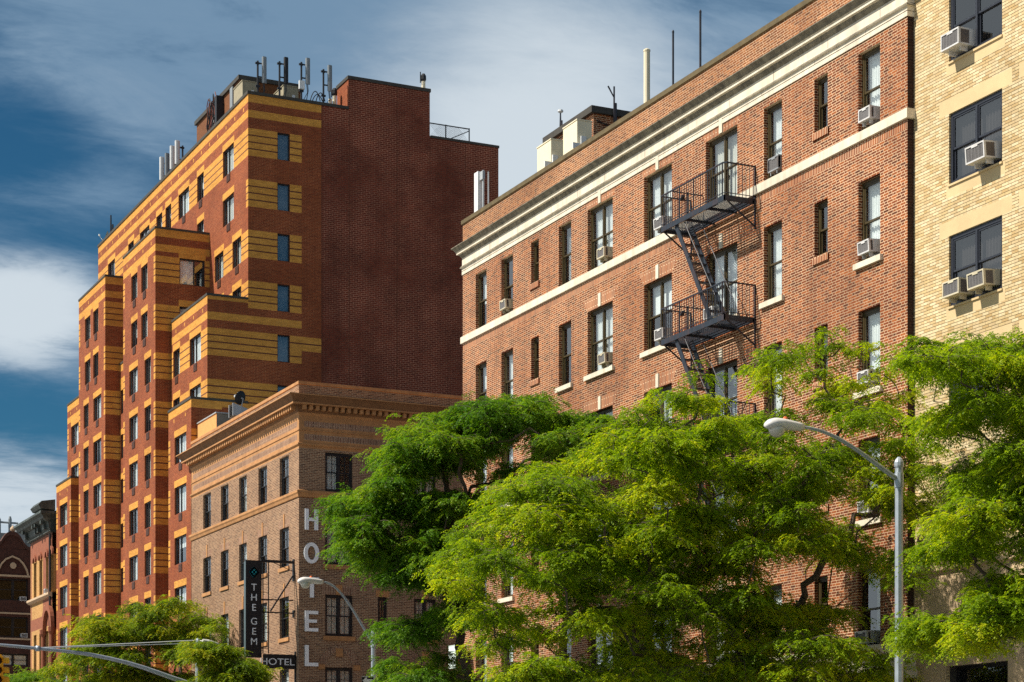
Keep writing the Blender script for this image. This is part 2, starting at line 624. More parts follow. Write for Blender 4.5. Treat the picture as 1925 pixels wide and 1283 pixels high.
def thing(name, label, cat, loc, group=None):
    o = bpy.data.objects.new(name, None)
    o.empty_display_size = .3
    COL.objects.link(o)
    o.location = loc
    ORG[o.name] = Vector(loc)
    return tag(o, label, cat, group)


def struct(o, kind='structure'):
    o['kind'] = kind
    return o


def copy_thing(src, loc, label, scale=None):
    c = src.copy()
    COL.objects.link(c)
    c.location = loc
    c['label'] = label
    if scale:
        c.scale = scale
    for ch in list(src.children):
        k = ch.copy()
        COL.objects.link(k)
        k.parent = c
        for g in list(ch.children):
            h = g.copy()
            COL.objects.link(h)
            h.parent = k
    return c


class Pl:
    """a wall plane: 'X' faces -x and runs along y, 'Y' faces -y and runs along x"""
    def __init__(s, kind, c):
        s.k, s.c = kind, c

    def P(s, a, n, z):
        return (s.c - n, a, z) if s.k == 'X' else (a, s.c - n, z)

    def box(s, mb, a0, a1, n0, n1, z0, z1, m=0):
        if s.k == 'X':
            mb.box(s.c - n1, s.c - n0, a0, a1, z0, z1, m)
        else:
            mb.box(a0, a1, s.c - n1, s.c - n0, z0, z1, m)

    def sheet(s, mb, a0, a1, n, z0, z1, m=0):
        mb.quad(s.P(a0, n, z0), s.P(a1, n, z0), s.P(a1, n, z1), s.P(a0, n, z1), m)

    def a(s, u):
        return yX(u, s.c) if s.k == 'X' else xY(u, s.c)

    def span(s, u0, u1):
        p, q = s.a(u0), s.a(u1)
        return (min(p, q), max(p, q))


def wall(mb, pl, a0, a1, z0, z1, opens=(), paints=(), base=0, inner=None, reveal=.2, room=.9):
    A, Z = {a0, a1}, {z0, z1}
    for o in list(opens) + [p[:4] for p in paints]:
        for x in o[:2]:
            if a0 < x < a1: A.add(x)
        for x in o[2:4]:
            if z0 < x < z1: Z.add(x)
    A, Z = sorted(A), sorted(Z)
    for i in range(len(A) - 1):
        if A[i + 1] - A[i] < 1e-6: continue
        ca = (A[i] + A[i + 1]) / 2
        ops = [o for o in opens if o[0] < ca < o[1]]
        pts = [p for p in paints if p[0] < ca < p[1]]
        run = None
        for j in range(len(Z) - 1):
            cz = (Z[j] + Z[j + 1]) / 2
            hole = any(o[2] < cz < o[3] for o in ops)
            mi = None if hole else base
            if not hole:
                for p in pts:
                    if p[2] < cz < p[3]: mi = p[4]
            if run and run[2] == mi:
                run[1] = Z[j + 1]
            else:
                if run and run[2] is not None:
                    mb.quad(pl.P(A[i], 0, run[0]), pl.P(A[i + 1], 0, run[0]), pl.P(A[i + 1], 0, run[1]), pl.P(A[i], 0, run[1]), run[2])
                run = [Z[j], Z[j + 1], mi]
        if run and run[2] is not None:
            mb.quad(pl.P(A[i], 0, run[0]), pl.P(A[i + 1], 0, run[0]), pl.P(A[i + 1], 0, run[1]), pl.P(A[i], 0, run[1]), run[2])
    for o in opens:
        b0, b1, y0, y1 = o[:4]
        rv = o[4] if len(o) > 4 else reveal
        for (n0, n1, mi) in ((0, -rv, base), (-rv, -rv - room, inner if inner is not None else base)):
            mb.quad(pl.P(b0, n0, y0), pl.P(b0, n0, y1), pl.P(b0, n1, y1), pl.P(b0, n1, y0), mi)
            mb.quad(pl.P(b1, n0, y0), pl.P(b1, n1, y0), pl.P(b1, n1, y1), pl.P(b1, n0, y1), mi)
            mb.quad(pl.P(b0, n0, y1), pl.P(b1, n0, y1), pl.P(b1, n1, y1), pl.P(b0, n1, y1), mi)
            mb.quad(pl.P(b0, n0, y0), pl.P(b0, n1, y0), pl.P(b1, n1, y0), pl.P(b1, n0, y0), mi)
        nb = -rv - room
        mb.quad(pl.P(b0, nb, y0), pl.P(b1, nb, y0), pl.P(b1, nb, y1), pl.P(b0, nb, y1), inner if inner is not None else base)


RW = random.Random(11)


def folds(mb, pl, a0, a1, n, z0, z1, amp=.02, pitch=.11):
    k = max(4, int((a1 - a0) / pitch * 4))
    pr = None
    for i in range(k + 1):
        a = a0 + (a1 - a0) * i / k
        nn_ = n + amp * math.sin(2 * math.pi * (a - a0) / pitch + .5 * math.sin(a * 3))
        if pr:
            mb.quad(pl.P(pr[0], pr[1], z0), pl.P(a, nn_, z0), pl.P(a, nn_, z1), pl.P(pr[0], pr[1], z1))
        pr = (a, nn_)


def window(parent, pl, a0, a1, z0, z1, style, rec=.12, frame='frame_bronze', gl='window_glass', shade=None, sill=None, key=None, ft=.06):
    """one window: frame with its sashes; panes, curtain or blind, sill and keystone are its sub-parts"""
    f = MB()
    fd = .09
    n1, n0 = -rec, -rec - fd
    e = .003
    pl.box(f, a0 + e, a0 + ft, n0, n1, z0 + e, z1 - e)
    pl.box(f, a1 - ft, a1 - e, n0, n1, z0 + e, z1 - e)
    pl.box(f, a0 + ft, a1 - ft, n0, n1, z1 - ft * 1.2, z1 - e)
    pl.box(f, a0 + ft, a1 - ft, n0, n1, z0 + e, z0 + ft)
    ia0, ia1, iz0, iz1 = a0 + ft, a1 - ft, z0 + ft, z1 - ft * 1.2
    lights = [(ia0, ia1)]
    if style in ('double', 'hotel_double', 'grid_double'):
        c = (a0 + a1) / 2
        mw = .07 if style == 'double' else .10
        pl.box(f, c - mw / 2, c + mw / 2, n0, n1 + .01, iz0, iz1)
        lights = [(ia0, c - mw / 2), (c + mw / 2, ia1)]
    g = MB()
    for (l0, l1) in lights:
        if style == 'slider':
            c = l0 + (l1 - l0) * .60
            pl.box(f, c - .03, c + .03, n0 + .01, n1 - .01, iz0, iz1)
            pl.box(f, l1 - .05, l1, n0 + .02, n1 - .02, iz0, iz1)
            pl.sheet(g, l0, c - .03, n0 + .03, iz0, iz1)
            pl.sheet(g, c + .03, l1 - .05, n0 + .045, iz0, iz1)
        elif style == 'fixed':
            pl.sheet(g, l0, l1, n0 + .03, iz0, iz1)
        else:
            mz = (iz0 + iz1) / 2
            st = .045
            for (q0, q1, nf) in ((mz - .02, iz1, n1 - .015), (iz0, mz + .02, n1 - .05)):
                pl.box(f, l0, l0 + st, nf - .035, nf, q0, q1)
                pl.box(f, l1 - st, l1, nf - .035, nf, q0, q1)
                pl.box(f, l0 + st, l1 - st, nf - .035, nf, q1 - st, q1)
                pl.box(f, l0 + st, l1 - st, nf - .035, nf, q0, q0 + st)
                pl.sheet(g, l0 + st, l1 - st, nf - .020, q0 + st, q1 - st)
                if style.startswith(('hotel', 'grid')):
                    if nf > n1 - .03 or style.startswith('hotel'):
                        cc = (l0 + l1) / 2
                        pl.box(f, cc - .012, cc + .012, nf - .012, nf + .004, q0 + st, q1 - st)
                        zc = (q0 + q1) / 2
                        if nf > n1 - .03:
                            pl.box(f, l0 + st, l1 - st, nf - .010, nf + .003, zc - .012, zc + .012)
    o = f.build('window', frame, parent)
    g.build('pane', gl, o)
    sh = shade if shade is not None else RW.choice(['curtain_white', 'curtain_white', 'curtain_cream', 'curtain_white', 'half'])
    nb = n0 - .10
    c = MB()
    if sh in ('curtain_white', 'curtain_cream', 'drape_dark'):
        folds(c, pl, ia0 - .02, ia1 + .02, nb, iz0, iz1)
        c.build('curtain', sh, o)
    elif sh == 'half':
        w = (ia1 - ia0)
        folds(c, pl, ia0 - .02, ia0 + w * .58, nb, iz0, iz1)
        c.build('curtain', 'curtain_white', o)
    elif sh == 'roller':
        d = (iz1 - iz0) * RW.uniform(.35, .65)
        pl.box(c, ia0, ia1, nb - .004, nb, iz1 - d, iz1)
        c.build('roller_blind', 'curtain_white', o)
    elif sh in ('blind_grey', 'blind_pale'):
        k = int((iz1 - iz0) / .05)
        for i in range(k):
            z = iz0 + (i + .5) * (iz1 - iz0) / k
            c.quad(pl.P(ia0, nb + .018, z - .016), pl.P(ia1, nb + .018, z - .016), pl.P(ia1, nb - .018, z + .020), pl.P(ia0, nb - .018, z + .020))
        c.build('blind', 'blind_grey' if sh == 'blind_grey' else 'curtain_white', o)
    if sill:
        s = MB()
        pl.box(s, a0 - sill[1], a1 + sill[1], -rec + .01, sill[2], z0 - sill[3], z0 - .002)
        s.build('sill', sill[0], o)
    if key:
        s = MB()
        c_ = (a0 + a1) / 2
        kw, kh = key[1], key[2]
        pl.box(s, c_ - kw / 2, c_ + kw / 2, .001, key[3], z1 + .003, z1 + kh)
        s.build('keystone', key[0], o)
    return o

# ------------------------------------------------------------------ ground, road, pavements
XF = 30.0                      # building line of the avenue
g = MB()
g.quad((-1500, -1500, -.02), (1500, -1500, -.02), (1500, 2500, -.02), (-1500, 2500, -.02))
struct(g.build('ground', 'concrete'))
g = MB()
g.quad((4, -400, 0), (25.4, -400, 0), (25.4, 900, 0), (4, 900, 0))
for (y0, y1) in ((71.4, 81.8), (147.0, 156.5)):
    g.quad((25.4, y0, 0), (300, y0, 0), (300, y1, 0), (25.4, y1, 0))
struct(g.build('road', 'asphalt'))
g = MB()
g.box(25.4, 200, -60, 71.4, 0.0, .14)
g.box(25.4, 200, 81.8, 147.0, 0.0, .14)
g.box(25.4, 200, 156.5, 600, 0.0, .14)
g.box(-60, 4, -400, 900, 0.0, .14)
struct(g.build('pavement', 'concrete'))
g = MB()
for x in (9.3, 14.7, 20.0):
    for k in range(40):
        g.box(x - .06, x + .06, -40 + k * 9, -37 + k * 9, .004, .006)
for y0 in (68.6, 83.0):
    for k in range(14):
        g.box(5 + k * 1.45, 5.6 + k * 1.45, y0, y0 + 2.6, .004, .006)
struct(g.build('road_marking', 'paint_white'))

# ------------------------------------------------------------------ red brick apartment house with white cornice
RX = Pl('X', XF)
RY0, RY1 = yX(1706, XF), yX(870, XF)
red = thing('apartment_house', 'red brick apartment house with cream stone cornice and iron fire escape', 'building', (36, 54, 0))
RC = [(894, 914.7, 's'), (942.5, 964.4, 's'), (998.5, 1013, 'n'), (1050.5, 1073.8, 's'), (1104.6, 1152, 'd'), (1210.8, 1263, 'd'),
      (1327, 1386, 'd'), (1436, 1470, 's'), (1531, 1556, 'n'), (1613.6, 1654.5, 's')]
RHEAD = [20.80 - 3.28 * k for k in range(5)]
opens, paints, wins = [], [], []
for k, zh in enumerate(RHEAD):
    for ci, (u0, u1, t) in enumerate(RC):
        a0, a1 = RX.span(u0, u1)
        h = 1.43 if t == 'n' else (2.0 if k == 0 else 2.06)
        opens.append((a0, a1, zh - h, zh))
        wins.append((k, ci, t, a0, a1, zh - h, zh))
        if t == 'd':
            c = (a0 + a1) / 2
            for s in range(6):
                w = (a1 - a0) / 2 + .05 + .05 * s
                paints.append((c - w, c + w, zh + .066 * s, zh + .066 * (s + 1), 1))
paints.append((RY0, RY1, 18.30, 18.53, 1))
paints.append((RY0, RY1, 22.05, 24, 3))
shop = [(RY0 + 1.0 + i * 4.4, RY0 + 4.6 + i * 4.4, .9, 3.9) for i in range(6)]
mb = MB()
wall(mb, RX, RY0, RY1, 0, 22.9, opens + shop, paints, 0, 2, reveal=.12)
mb.quad((XF, RY0, 0), (70, RY0, 0), (70, RY0, 22.9), (XF, RY0, 22.9), 4)  # end wall beside the yellow building takes a near-black brick
mb.quad((XF, RY1, 0), (XF, RY1, 22.9), (70, RY1, 22.9), (70, RY1, 0), 0)
mb.quad((70, RY0, 0), (70, RY1, 0), (70, RY1, 22.9), (70, RY0, 22.9), 0)
mb.quad((XF + .3, RY0, 22.05), (XF + .3, RY0, 22.9), (XF + .3, RY1, 22.9), (XF + .3, RY1, 22.05), 3)
mb.build('wall', ['red_brick', 'red_soldier', 'interior', 'parapet_brick', 'near_black_brick'], red)
mb = MB()
mb.quad((XF + .3, RY0, 22.05), (70, RY0, 22.05), (70, RY1, 22.05), (XF + .3, RY1, 22.05))
mb.build('roof', 'roof_tar', red)
mb = MB()
mb.sweep([(XF + .35, RY1), (XF, RY1), (XF, RY0), (XF + .35, RY0)], [(-.02, 23.05), (.05, 23.04), (.05, 22.90), (.0, 22.88)], 0)
mb.quad((XF, RY0, 23.05), (XF + .35, RY0, 23.05), (XF + .35, RY1, 23.05), (XF, RY1, 23.05))
mb.build('coping', 'coping_brown', red)
pth = [(XF + .25, RY1), (XF, RY1), (XF, RY0), (XF + .19, RY0)]
mb = MB()
prof = [(0, 22.12), (.33, 22.06), (.33, 22.035), (.30, 22.01), (.25, 21.96), (.205, 21.89), (.18, 21.875), (.18, 21.80), (.10, 21.79), (.085, 21.74), (.05, 21.70), (.02, 21.66),
        (.02, 21.40), (.035, 21.385), (.055, 21.36), (.085, 21.325), (.085, 21.295), (.03, 21.28), (.03, 21.19), (.018, 21.185), (.018, 21.172), (.028, 21.168), (.028, 21.05), (0, 21.05)]
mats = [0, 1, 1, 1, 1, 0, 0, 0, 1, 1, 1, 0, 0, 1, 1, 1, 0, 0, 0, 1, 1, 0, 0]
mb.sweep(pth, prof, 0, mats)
y = RY0 + 1.1
while y < RY1 - .5:
    mb.box(XF - .0225, XF - .0195, y, y + .014, 21.405, 21.655, 1)
    mb.box(XF - .0325, XF - .0295, y + .6, y + .612, 21.192, 21.278, 1)
    y += RW.choice([1.9, 2.3, 2.6])
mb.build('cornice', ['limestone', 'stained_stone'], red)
mb = MB()
mb.sweep(pth, [(0, 18.79), (.07, 18.775), (.07, 18.54), (.055, 18.53), (0, 18.53)])
mb.build('belt_course', 'limestone', red)
mb = MB()
mb.sweep(pth, [(0, 5.72), (.30, 5.66), (.30, 5.56), (.20, 5.46), (.08, 5.40), (.08, 5.02), (.14, 4.98), (.14, 4.80), (0, 4.80)])
mb.build('shop_cornice', 'limestone', red)
mb = MB()
for i in (0, 1, 2, 3):
    y0 = RY0 + 6.0 + i * 5.0
    mb.poly([(XF - .06, y0, 4.75), (XF - .06, y0 + 4.6, 4.75), (XF - 1.1, y0 + 4.6, 4.0), (XF - 1.1, y0, 4.0)])
    mb.poly([(XF - 1.1, y0, 4.0), (XF - 1.1, y0 + 4.6, 4.0), (XF - 1.1, y0 + 4.6, 3.7), (XF - 1.1, y0, 3.7)])
    mb.poly([(XF - .06, y0, 4.75), (XF - 1.1, y0, 4.0), (XF - .06, y0, 4.0)])
    mb.poly([(XF - .06, y0 + 4.6, 4.75), (XF - 1.1, y0 + 4.6, 4.0), (XF - .06, y0 + 4.6, 4.0)])
mb.build('shop_awning', 'awning_teal', red)
for i, (a0, a1, z0, z1) in enumerate(shop):
    window(red, RX, a0, a1, z0, z1, 'fixed', gl='dark_glass', frame='frame_black', shade='none')
SH = {(0, 9): 'curtain_white', (1, 9): 'curtain_white', (0, 7): 'curtain_white', (1, 7): 'curtain_white', (0, 4): 'curtain_white', (1, 4): 'curtain_white', (0, 5): 'curtain_white',
      (1, 5): 'roller', (0, 6): 'curtain_cream', (1, 6): 'curtain_white', (2, 6): 'blind_grey', (0, 3): 'blind_pale', (1, 3): 'half', (0, 0): 'roller', (0, 1): 'half', (1, 0): 'roller', (1, 1): 'curtain_white'}
for (k, ci, t, a0, a1, z0, z1) in wins:
    sill = None
    if t == 'n':
        sill = ('red_soldier', .06, .05, .19)
    elif k > 0:
        sill = ('limestone', .12, .09, .15)
    window(red, RX, a0, a1, z0, z1, {'s': 'sash', 'n': 'sash', 'd': 'double'}[t], shade='none' if t == 'n' else SH.get((k, ci)),
           sill=sill, key=('limestone', .17, .42, .035) if t == 'd' else None, ft=.075)

# ------------------------------------------------------------------ fire escape
fe = thing('fire_escape', 'black iron fire escape zigzagging down the red brick front', 'fire escape', (XF - .5, 49.5, 11.5))
FY0, FY1 = 47.65, 51.19
FXO = XF - 1.02
for k in range(3):
    zb = 18.28 - 3.28 * k
    p = MB()
    p.box(FXO, FXO + .03, FY0, FY1, zb, zb + .15)
    p.box(FXO, XF, FY0, FY0 + .03, zb, zb + .15)
    p.box(FXO, XF, FY1 - .03, FY1, zb, zb + .15)
    p.box(XF - .10, XF - .06, FY0, FY1, zb + .02, zb + .10)
    for c in (.28, .62):
        p.box(FXO + .03, XF, FY0 + (FY1 - FY0) * c, FY0 + (FY1 - FY0) * c + .035, zb + .01, zb + .085)
    for y in (FY0 + .02, FY1 - .05):
        p.bar((FXO + .12, y, zb), (XF, y, zb - .62), .035, .035)
        p.bar((XF - .02, y, zb - .68), (XF - .02, y, zb + .1), .035, .035)
    gr = MB()
    nsl = 15
    for i in range(nsl):
        x = FXO + .06 + i * (.90 / nsl)
        y1 = FY1 - .05
        gr.box(x, x + .020, FY0 + .03, y1, zb + .09, zb + .108)
    o = p.build('platform', 'iron_blue', fe)
    gr.build('grating', 'iron_blue', o)
    r = MB()
    zt = zb + 1.05
    c = .10
    top = [(XF, FY1 - .015, zt), (FXO + .015, FY1 - .015, zt), (FXO + .015, FY0 + c, zt), (FXO + c, FY0 + .015, zt), (XF, FY0 + .015, zt)]
    for i in range(len(top) - 1):
        r.bar(top[i], top[i + 1], .035, .035)
    mid = [(q[0], q[1], zb + .22) for q in top]
    for i in range(len(mid) - 1):
        r.bar(mid[i], mid[i + 1], .018, .018)
    n = 27
    for i in range(n):
        y = FY0 + .12 + i * (FY1 - FY0 - .16) / (n - 1)
        th = .014 if i % 6 else .028
        r.box(FXO + .008, FXO + .008 + th, y, y + th, zb + .15, zt)
    for y in (FY0 + .010, FY1 - .024):
        for i in range(8):
            x = FXO + .13 + i * .115
            r.box(x, x + .014, y, y + .014, zb + .15, zt)
        r.box(XF - .035, XF, y - .01, y + .03, zb + .1, zt + .02)
    r.bar((FXO + .5, FY1 - .7, zb + .15), (FXO + .5, FY1 - .7, zt), .03, .03)
    r.bar((XF, FY1 - .7, zt - .04), (FXO + .02, FY1 - .7, zt - .04), .028, .028)
    r.bar((FXO + .02, 50.0, zb + .63), (FXO - .10, 49.7, zb + .66), .10, .05)
    r.build('railing', 'iron_blue', fe)
    s = MB()
    zl = zb - 3.28 + .15 if k < 2 else zb - 2.6
    ys, ye = 50.42, (48.46 if k < 2 else 48.86)
    for x in (FXO + .08, FXO + .58):
        s.bar((x, ys, zb + .02), (x, ye, zl), .035, .15)
    for i in range(1, 10):
        f = i / 10
        y, z = ys + (ye - ys) * f, zb + (zl - zb) * f
        s.box(FXO + .09, FXO + .57, y - .09, y + .09, z - .012, z + .012)
        s.bar((FXO + .09, y - .09, z), (FXO + .57, y - .09, z), .015, .035)
    for x in (FXO + .06, FXO + .62):
        s.tube([(x, ys - .30, zb + .75 - .5), (x, ys - .55, zb + .42 - .5), (x, ye - .25, zl + .62), (x, ye - .32, zl + .02)], .014, 6)
        for f in (.35, .7):
            y, z = ys + (ye - ys) * f, zb + (zl - zb) * f
            s.bar((x, y, z), (x, y - .36, z + .28), .016, .016)
    s.build('stair', 'iron_blue', fe)

# ------------------------------------------------------------------ tan brick corner hotel
HX = Pl('X', XF)
HY0, HY1 = yX(562, XF), yX(360, XF)
HY = Pl('Y', HY0)
HXE = 47.0
hot = thing('hotel_building', 'four storey tan brick corner hotel with terracotta frieze and cornice', 'building', (38, 94, 0))
HU = [(382, 396.5), (415.2, 429.5), (449.4, 463.8), (485.8, 502), (525.7, 543)]
HH = [(17.52, 1.76), (14.28, 1.80), (11.12, 1.86), (7.85, 1.9)]
SU = [(611.4, 663.3, 'hotel_double'), (710.5, 728, 'hotel'), (778.6, 820, 'hotel_double'), (862, 880, 'hotel')]
op_x, op_y, wx, wy = [], [], [], []
for k, (zh, h) in enumerate(HH):
    for (u0, u1) in HU:
        a0, a1 = HX.span(u0, u1)
        op_x.append((a0, a1, zh - h, zh))
        wx.append((k, a0, a1, zh - h, zh))
    for (u0, u1, st) in SU:
        a0, a1 = HY.span(u0, u1)
        if st == 'hotel' and k in (0, 1):
            continue
        op_y.append((a0, a1, zh - h, zh))
        wy.append((k, a0, a1, zh - h, zh, st))
px_, py_ = [], []
for P_, lo, hi in ((px_, HY0, HY1), (py_, XF, HXE)):
    P_.append((lo, hi, 17.62, 19.95, 1))
    P_.append((lo + .25, hi - .25, 18.58, 18.84, 2))
    P_.append((lo + .25, hi - .25, 18.00, 18.26, 2))
for (k, a0, a1, z0, z1) in wx:
    if k:
        px_.append((a0 - .12, a1 + .12, z1, z1 + .36, 2))
for (k, a0, a1, z0, z1, st) in wy:
    if k in (1, 2) and st == 'hotel_double':
        py_.append((a0 - .16, a1 + .16, z1, z1 + .42, 2))
    if k in (1, 2) and st == 'hotel':
        py_.append((a0 - .1, a1 + .1, z1, z1 + .30, 1))
mb = MB()
wall(mb, HX, HY0, HY1, 0, 20.45, op_x, px_, 0, 3, reveal=.10)
wall(mb, HY, XF, HXE, 0, 20.45, op_y, py_, 0, 3, reveal=.10)
mb.quad((XF, HY1, 0), (HXE, HY1, 0), (HXE, HY1, 20.45), (XF, HY1, 20.45), 0)
mb.quad((HXE, HY0, 0), (HXE, HY1, 0), (HXE, HY1, 20.45), (HXE, HY0, 20.45), 0)
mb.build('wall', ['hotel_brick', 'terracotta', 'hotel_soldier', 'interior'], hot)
mb = MB()
mb.quad((XF + .3, HY0 + .3, 19.9), (HXE, HY0 + .3, 19.9), (HXE, HY1, 19.9), (XF + .3, HY1, 19.9))
mb.quad((XF + .3, HY0 + .3, 19.9), (XF + .3, HY0 + .3, 20.5), (XF + .3, HY1, 20.5), (XF + .3, HY1, 19.9))
mb.quad((XF + .3, HY0 + .3, 19.9), (HXE, HY0 + .3, 19.9), (HXE, HY0 + .3, 20.5), (XF + .3, HY0 + .3, 20.5))
mb.build('roof', 'roof_tar', hot)
hp = [(XF + .8, HY1), (XF, HY1), (XF, HY0), (HXE, HY0)]
mb = MB()
mb.sweep(hp, [(-.3, 20.62), (.04, 20.60), (.04, 20.47), (0, 20.45)])
mb.build('coping', 'terracotta', hot)
mb = MB()
prof = [(0, 20.04), (.66, 19.93), (.66, 19.885), (.58, 19.84), (.50, 19.75), (.42, 19.64), (.40, 19.585), (.43, 19.58), (.43, 19.515), (.36, 19.505), (.12, 19.50), (.12, 19.28), (.06, 19.20), (.02, 19.12), (0, 19.10)]
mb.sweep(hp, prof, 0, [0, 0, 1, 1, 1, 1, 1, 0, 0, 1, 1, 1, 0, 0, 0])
n = int((HY1 - HY0) / .30)
for i in range(n):
    y = HY0 + .1 + i * (HY1 - HY0 - .2) / n
    mb.box(XF - .34, XF - .121, y, y + .15, 19.30, 19.498)
n = int((HXE - XF) / .30)
for i in range(n):
    x = XF + .1 + i * (HXE - XF - .2) / n
    mb.box(x, x + .15, HY0 - .34, HY0 - .121, 19.30, 19.498)
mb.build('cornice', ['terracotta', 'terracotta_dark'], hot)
mb = MB()
mb.sweep(hp, [(0, 17.86), (.07, 17.84), (.07, 17.78), (.04, 17.74), (0, 17.72)])
mb.sweep(hp, [(0, 18.46), (.03, 18.45), (.03, 18.41), (0, 18.40)])
mb.build('frieze_moulding', 'terracotta', hot)
mb = MB()
mb.sweep(hp, [(0, 15.76), (.12, 15.72), (.12, 15.62), (.08, 15.55), (.05, 15.44), (0, 15.42)])
mb.build('belt_course', 'terracotta', hot)
for i, (k, a0, a1, z0, z1) in enumerate(wx):
    window(hot, HX, a0, a1, z0, z1, 'hotel', rec=.10, frame='frame_black', shade=RW.choice(['none', 'half', 'curtain_white', 'none']),
           sill=('terracotta', .08, .06, .17) if k else None, key=('terracotta', .16, .62, .03) if k else None)
for (k, a0, a1, z0, z1, st) in wy:
    window(hot, HY, a0, a1, z0, z1, st, rec=.10, frame='frame_black', shade=RW.choice(['curtain_cream', 'half', 'drape_dark']) if st == 'hotel_double' else 'none',
           sill=('terracotta', .10, .06, .20) if k else None, key=('terracotta', .30, .46, .03) if k in (1, 2) and st == 'hotel_double' else None, ft=.08)
# blind brick arches over the lowest windows of the side
for (u0, u1, st) in SU:
    if st != 'hotel_double': continue
    mb = MB()
    a0, a1 = HY.span(u0, u1)
    c, R = (a0 + a1) / 2, (a1 - a0) / 2 + .12
    zc = 7.85 + .14
    N = 19
    for i in range(N):
        t0, t1 = math.pi * (i + .06) / N, math.pi * (i + .94) / N
        pts = []
        for rr, t in ((R - .18, t0), (R + .17, t0), (R + .17, t1), (R - .18, t1)):
            pts.append((c + rr * math.cos(t), HY0 - .03, zc + rr * .85 * math.sin(t)))
        mb.poly(pts, 0)
        mb.quad((pts[1][0], HY0, pts[1][2]), (pts[2][0], HY0, pts[2][2]), pts[2], pts[1], 0)
        mb.quad((pts[0][0], HY0, pts[0][2]), (pts[3][0], HY0, pts[3][2]), pts[3], pts[0], 0)
    mb.box(c - .17, c + .17, HY0 - .05, HY0 - .002, zc + .35, zc + .72, 1)
    mb.box(a0 - .35, a0 - .02, HY0 - .04, HY0 - .002, 7.75, 7.98, 1)
    mb.box(a1 + .02, a1 + .35, HY0 - .04, HY0 - .002, 7.75, 7.98, 1)
    mb.build('window_arch', ['hotel_soldier', 'terracotta'], hot)

# white wall letters
hs = thing('wall_lettering', 'large white letters HOTEL stacked down the shaded corner of the brick hotel', 'sign', tuple(onY(585, 1105, HY0)))


def stroke(mb, x0, x1, z0, z1):
    mb.box(x0, x1, HY0 - .10, HY0 - .03, z0, z1)


LX0, LX1 = xY(572.3, HY0), xY(597, HY0)
for ch, v0, v1 in (('H', 957.7, 997), ('O', 1020.6, 1060), ('T', 1085.7, 1124), ('E', 1149, 1187.7), ('L', 1213.7, 1253)):
    zt, zb = onY(585, v0, HY0).z, onY(585, v1, HY0).z
    w = LX1 - LX0
    t = .175
    mb = MB()
    if ch == 'H':
        stroke(mb, LX0, LX0 + t, zb, zt)
        stroke(mb, LX1 - t, LX1, zb, zt)
        stroke(mb, LX0 + t, LX1 - t, (zb + zt) / 2 - t * .42, (zb + zt) / 2 + t * .42)
    elif ch == 'T':
        stroke(mb, LX0, LX1 + .04, zt - t, zt)
        stroke(mb, (LX0 + LX1) / 2 - t / 2 + .02, (LX0 + LX1) / 2 + t / 2 + .02, zb, zt - t)
    elif ch == 'E':
        stroke(mb, LX0, LX0 + t, zb, zt)
        stroke(mb, LX0 + t, LX1, zt - t * .85, zt)
        stroke(mb, LX0 + t, LX1 - .06, (zb + zt) / 2 - t * .4, (zb + zt) / 2 + t * .4)
        stroke(mb, LX0 + t, LX1, zb, zb + t * .85)
    elif ch == 'L':
        stroke(mb, LX0, LX0 + t, zb, zt)
        stroke(mb, LX0 + t, LX1, zb, zb + t * .9)
    else:
        c, cz = (LX0 + LX1) / 2, (zt + zb) / 2
        a, b = w / 2 + .05, (zt - zb) / 2
        N = 28
        for i in range(N):
            q = []
            for s, tt in ((1, i), (1, i + 1), (0, i + 1), (0, i)):
                an = 2 * math.pi * tt / N
                ra, rb = (a, b) if s else (a - t, b - t * .9)
                q.append((c + ra * math.cos(an), cz + rb * math.sin(an)))
            mb.poly([(x, HY0 - .10, z) for x, z in q])
            mb.quad((q[0][0], HY0 - .03, q[0][1]), (q[1][0], HY0 - .03, q[1][1]), (q[1][0], HY0 - .10, q[1][1]), (q[0][0], HY0 - .10, q[0][1]))
            mb.quad((q[2][0], HY0 - .03, q[2][1]), (q[3][0], HY0 - .03, q[3][1]), (q[3][0], HY0 - .10, q[3][1]), (q[2][0], HY0 - .10, q[2][1]))
    mb.build('letter', 'letter_white', hs)


def text_mesh(name, body, size, loc, rot, mat, parent, extrude=.012, align='CENTER', width=1.0, bold=0.0):
    cu = bpy.data.curves.new(name, 'FONT')
    cu.body = body
    cu.size = size
    cu.extrude = extrude
    cu.align_x = align
    cu.align_y = 'CENTER'
    cu.offset = bold
    tmp = bpy.data.objects.new(name + '_curve', cu)
    COL.objects.link(tmp)
    dg = bpy.context.evaluated_depsgraph_get()
    me = bpy.data.meshes.new_from_object(tmp.evaluated_get(dg))
    bpy.data.objects.remove(tmp)
    bpy.data.curves.remove(cu)
    me.name = name
    me.materials.clear()
    me.materials.append(M[mat])
    o = bpy.data.objects.new(name, me)
    COL.objects.link(o)
    o.parent = parent
    o.location = Vector(loc) - ORG[parent.name]
    o.rotation_euler = rot
    o.scale = (width, 1, 1)
    ORG[o.name] = Vector(loc)
    return o


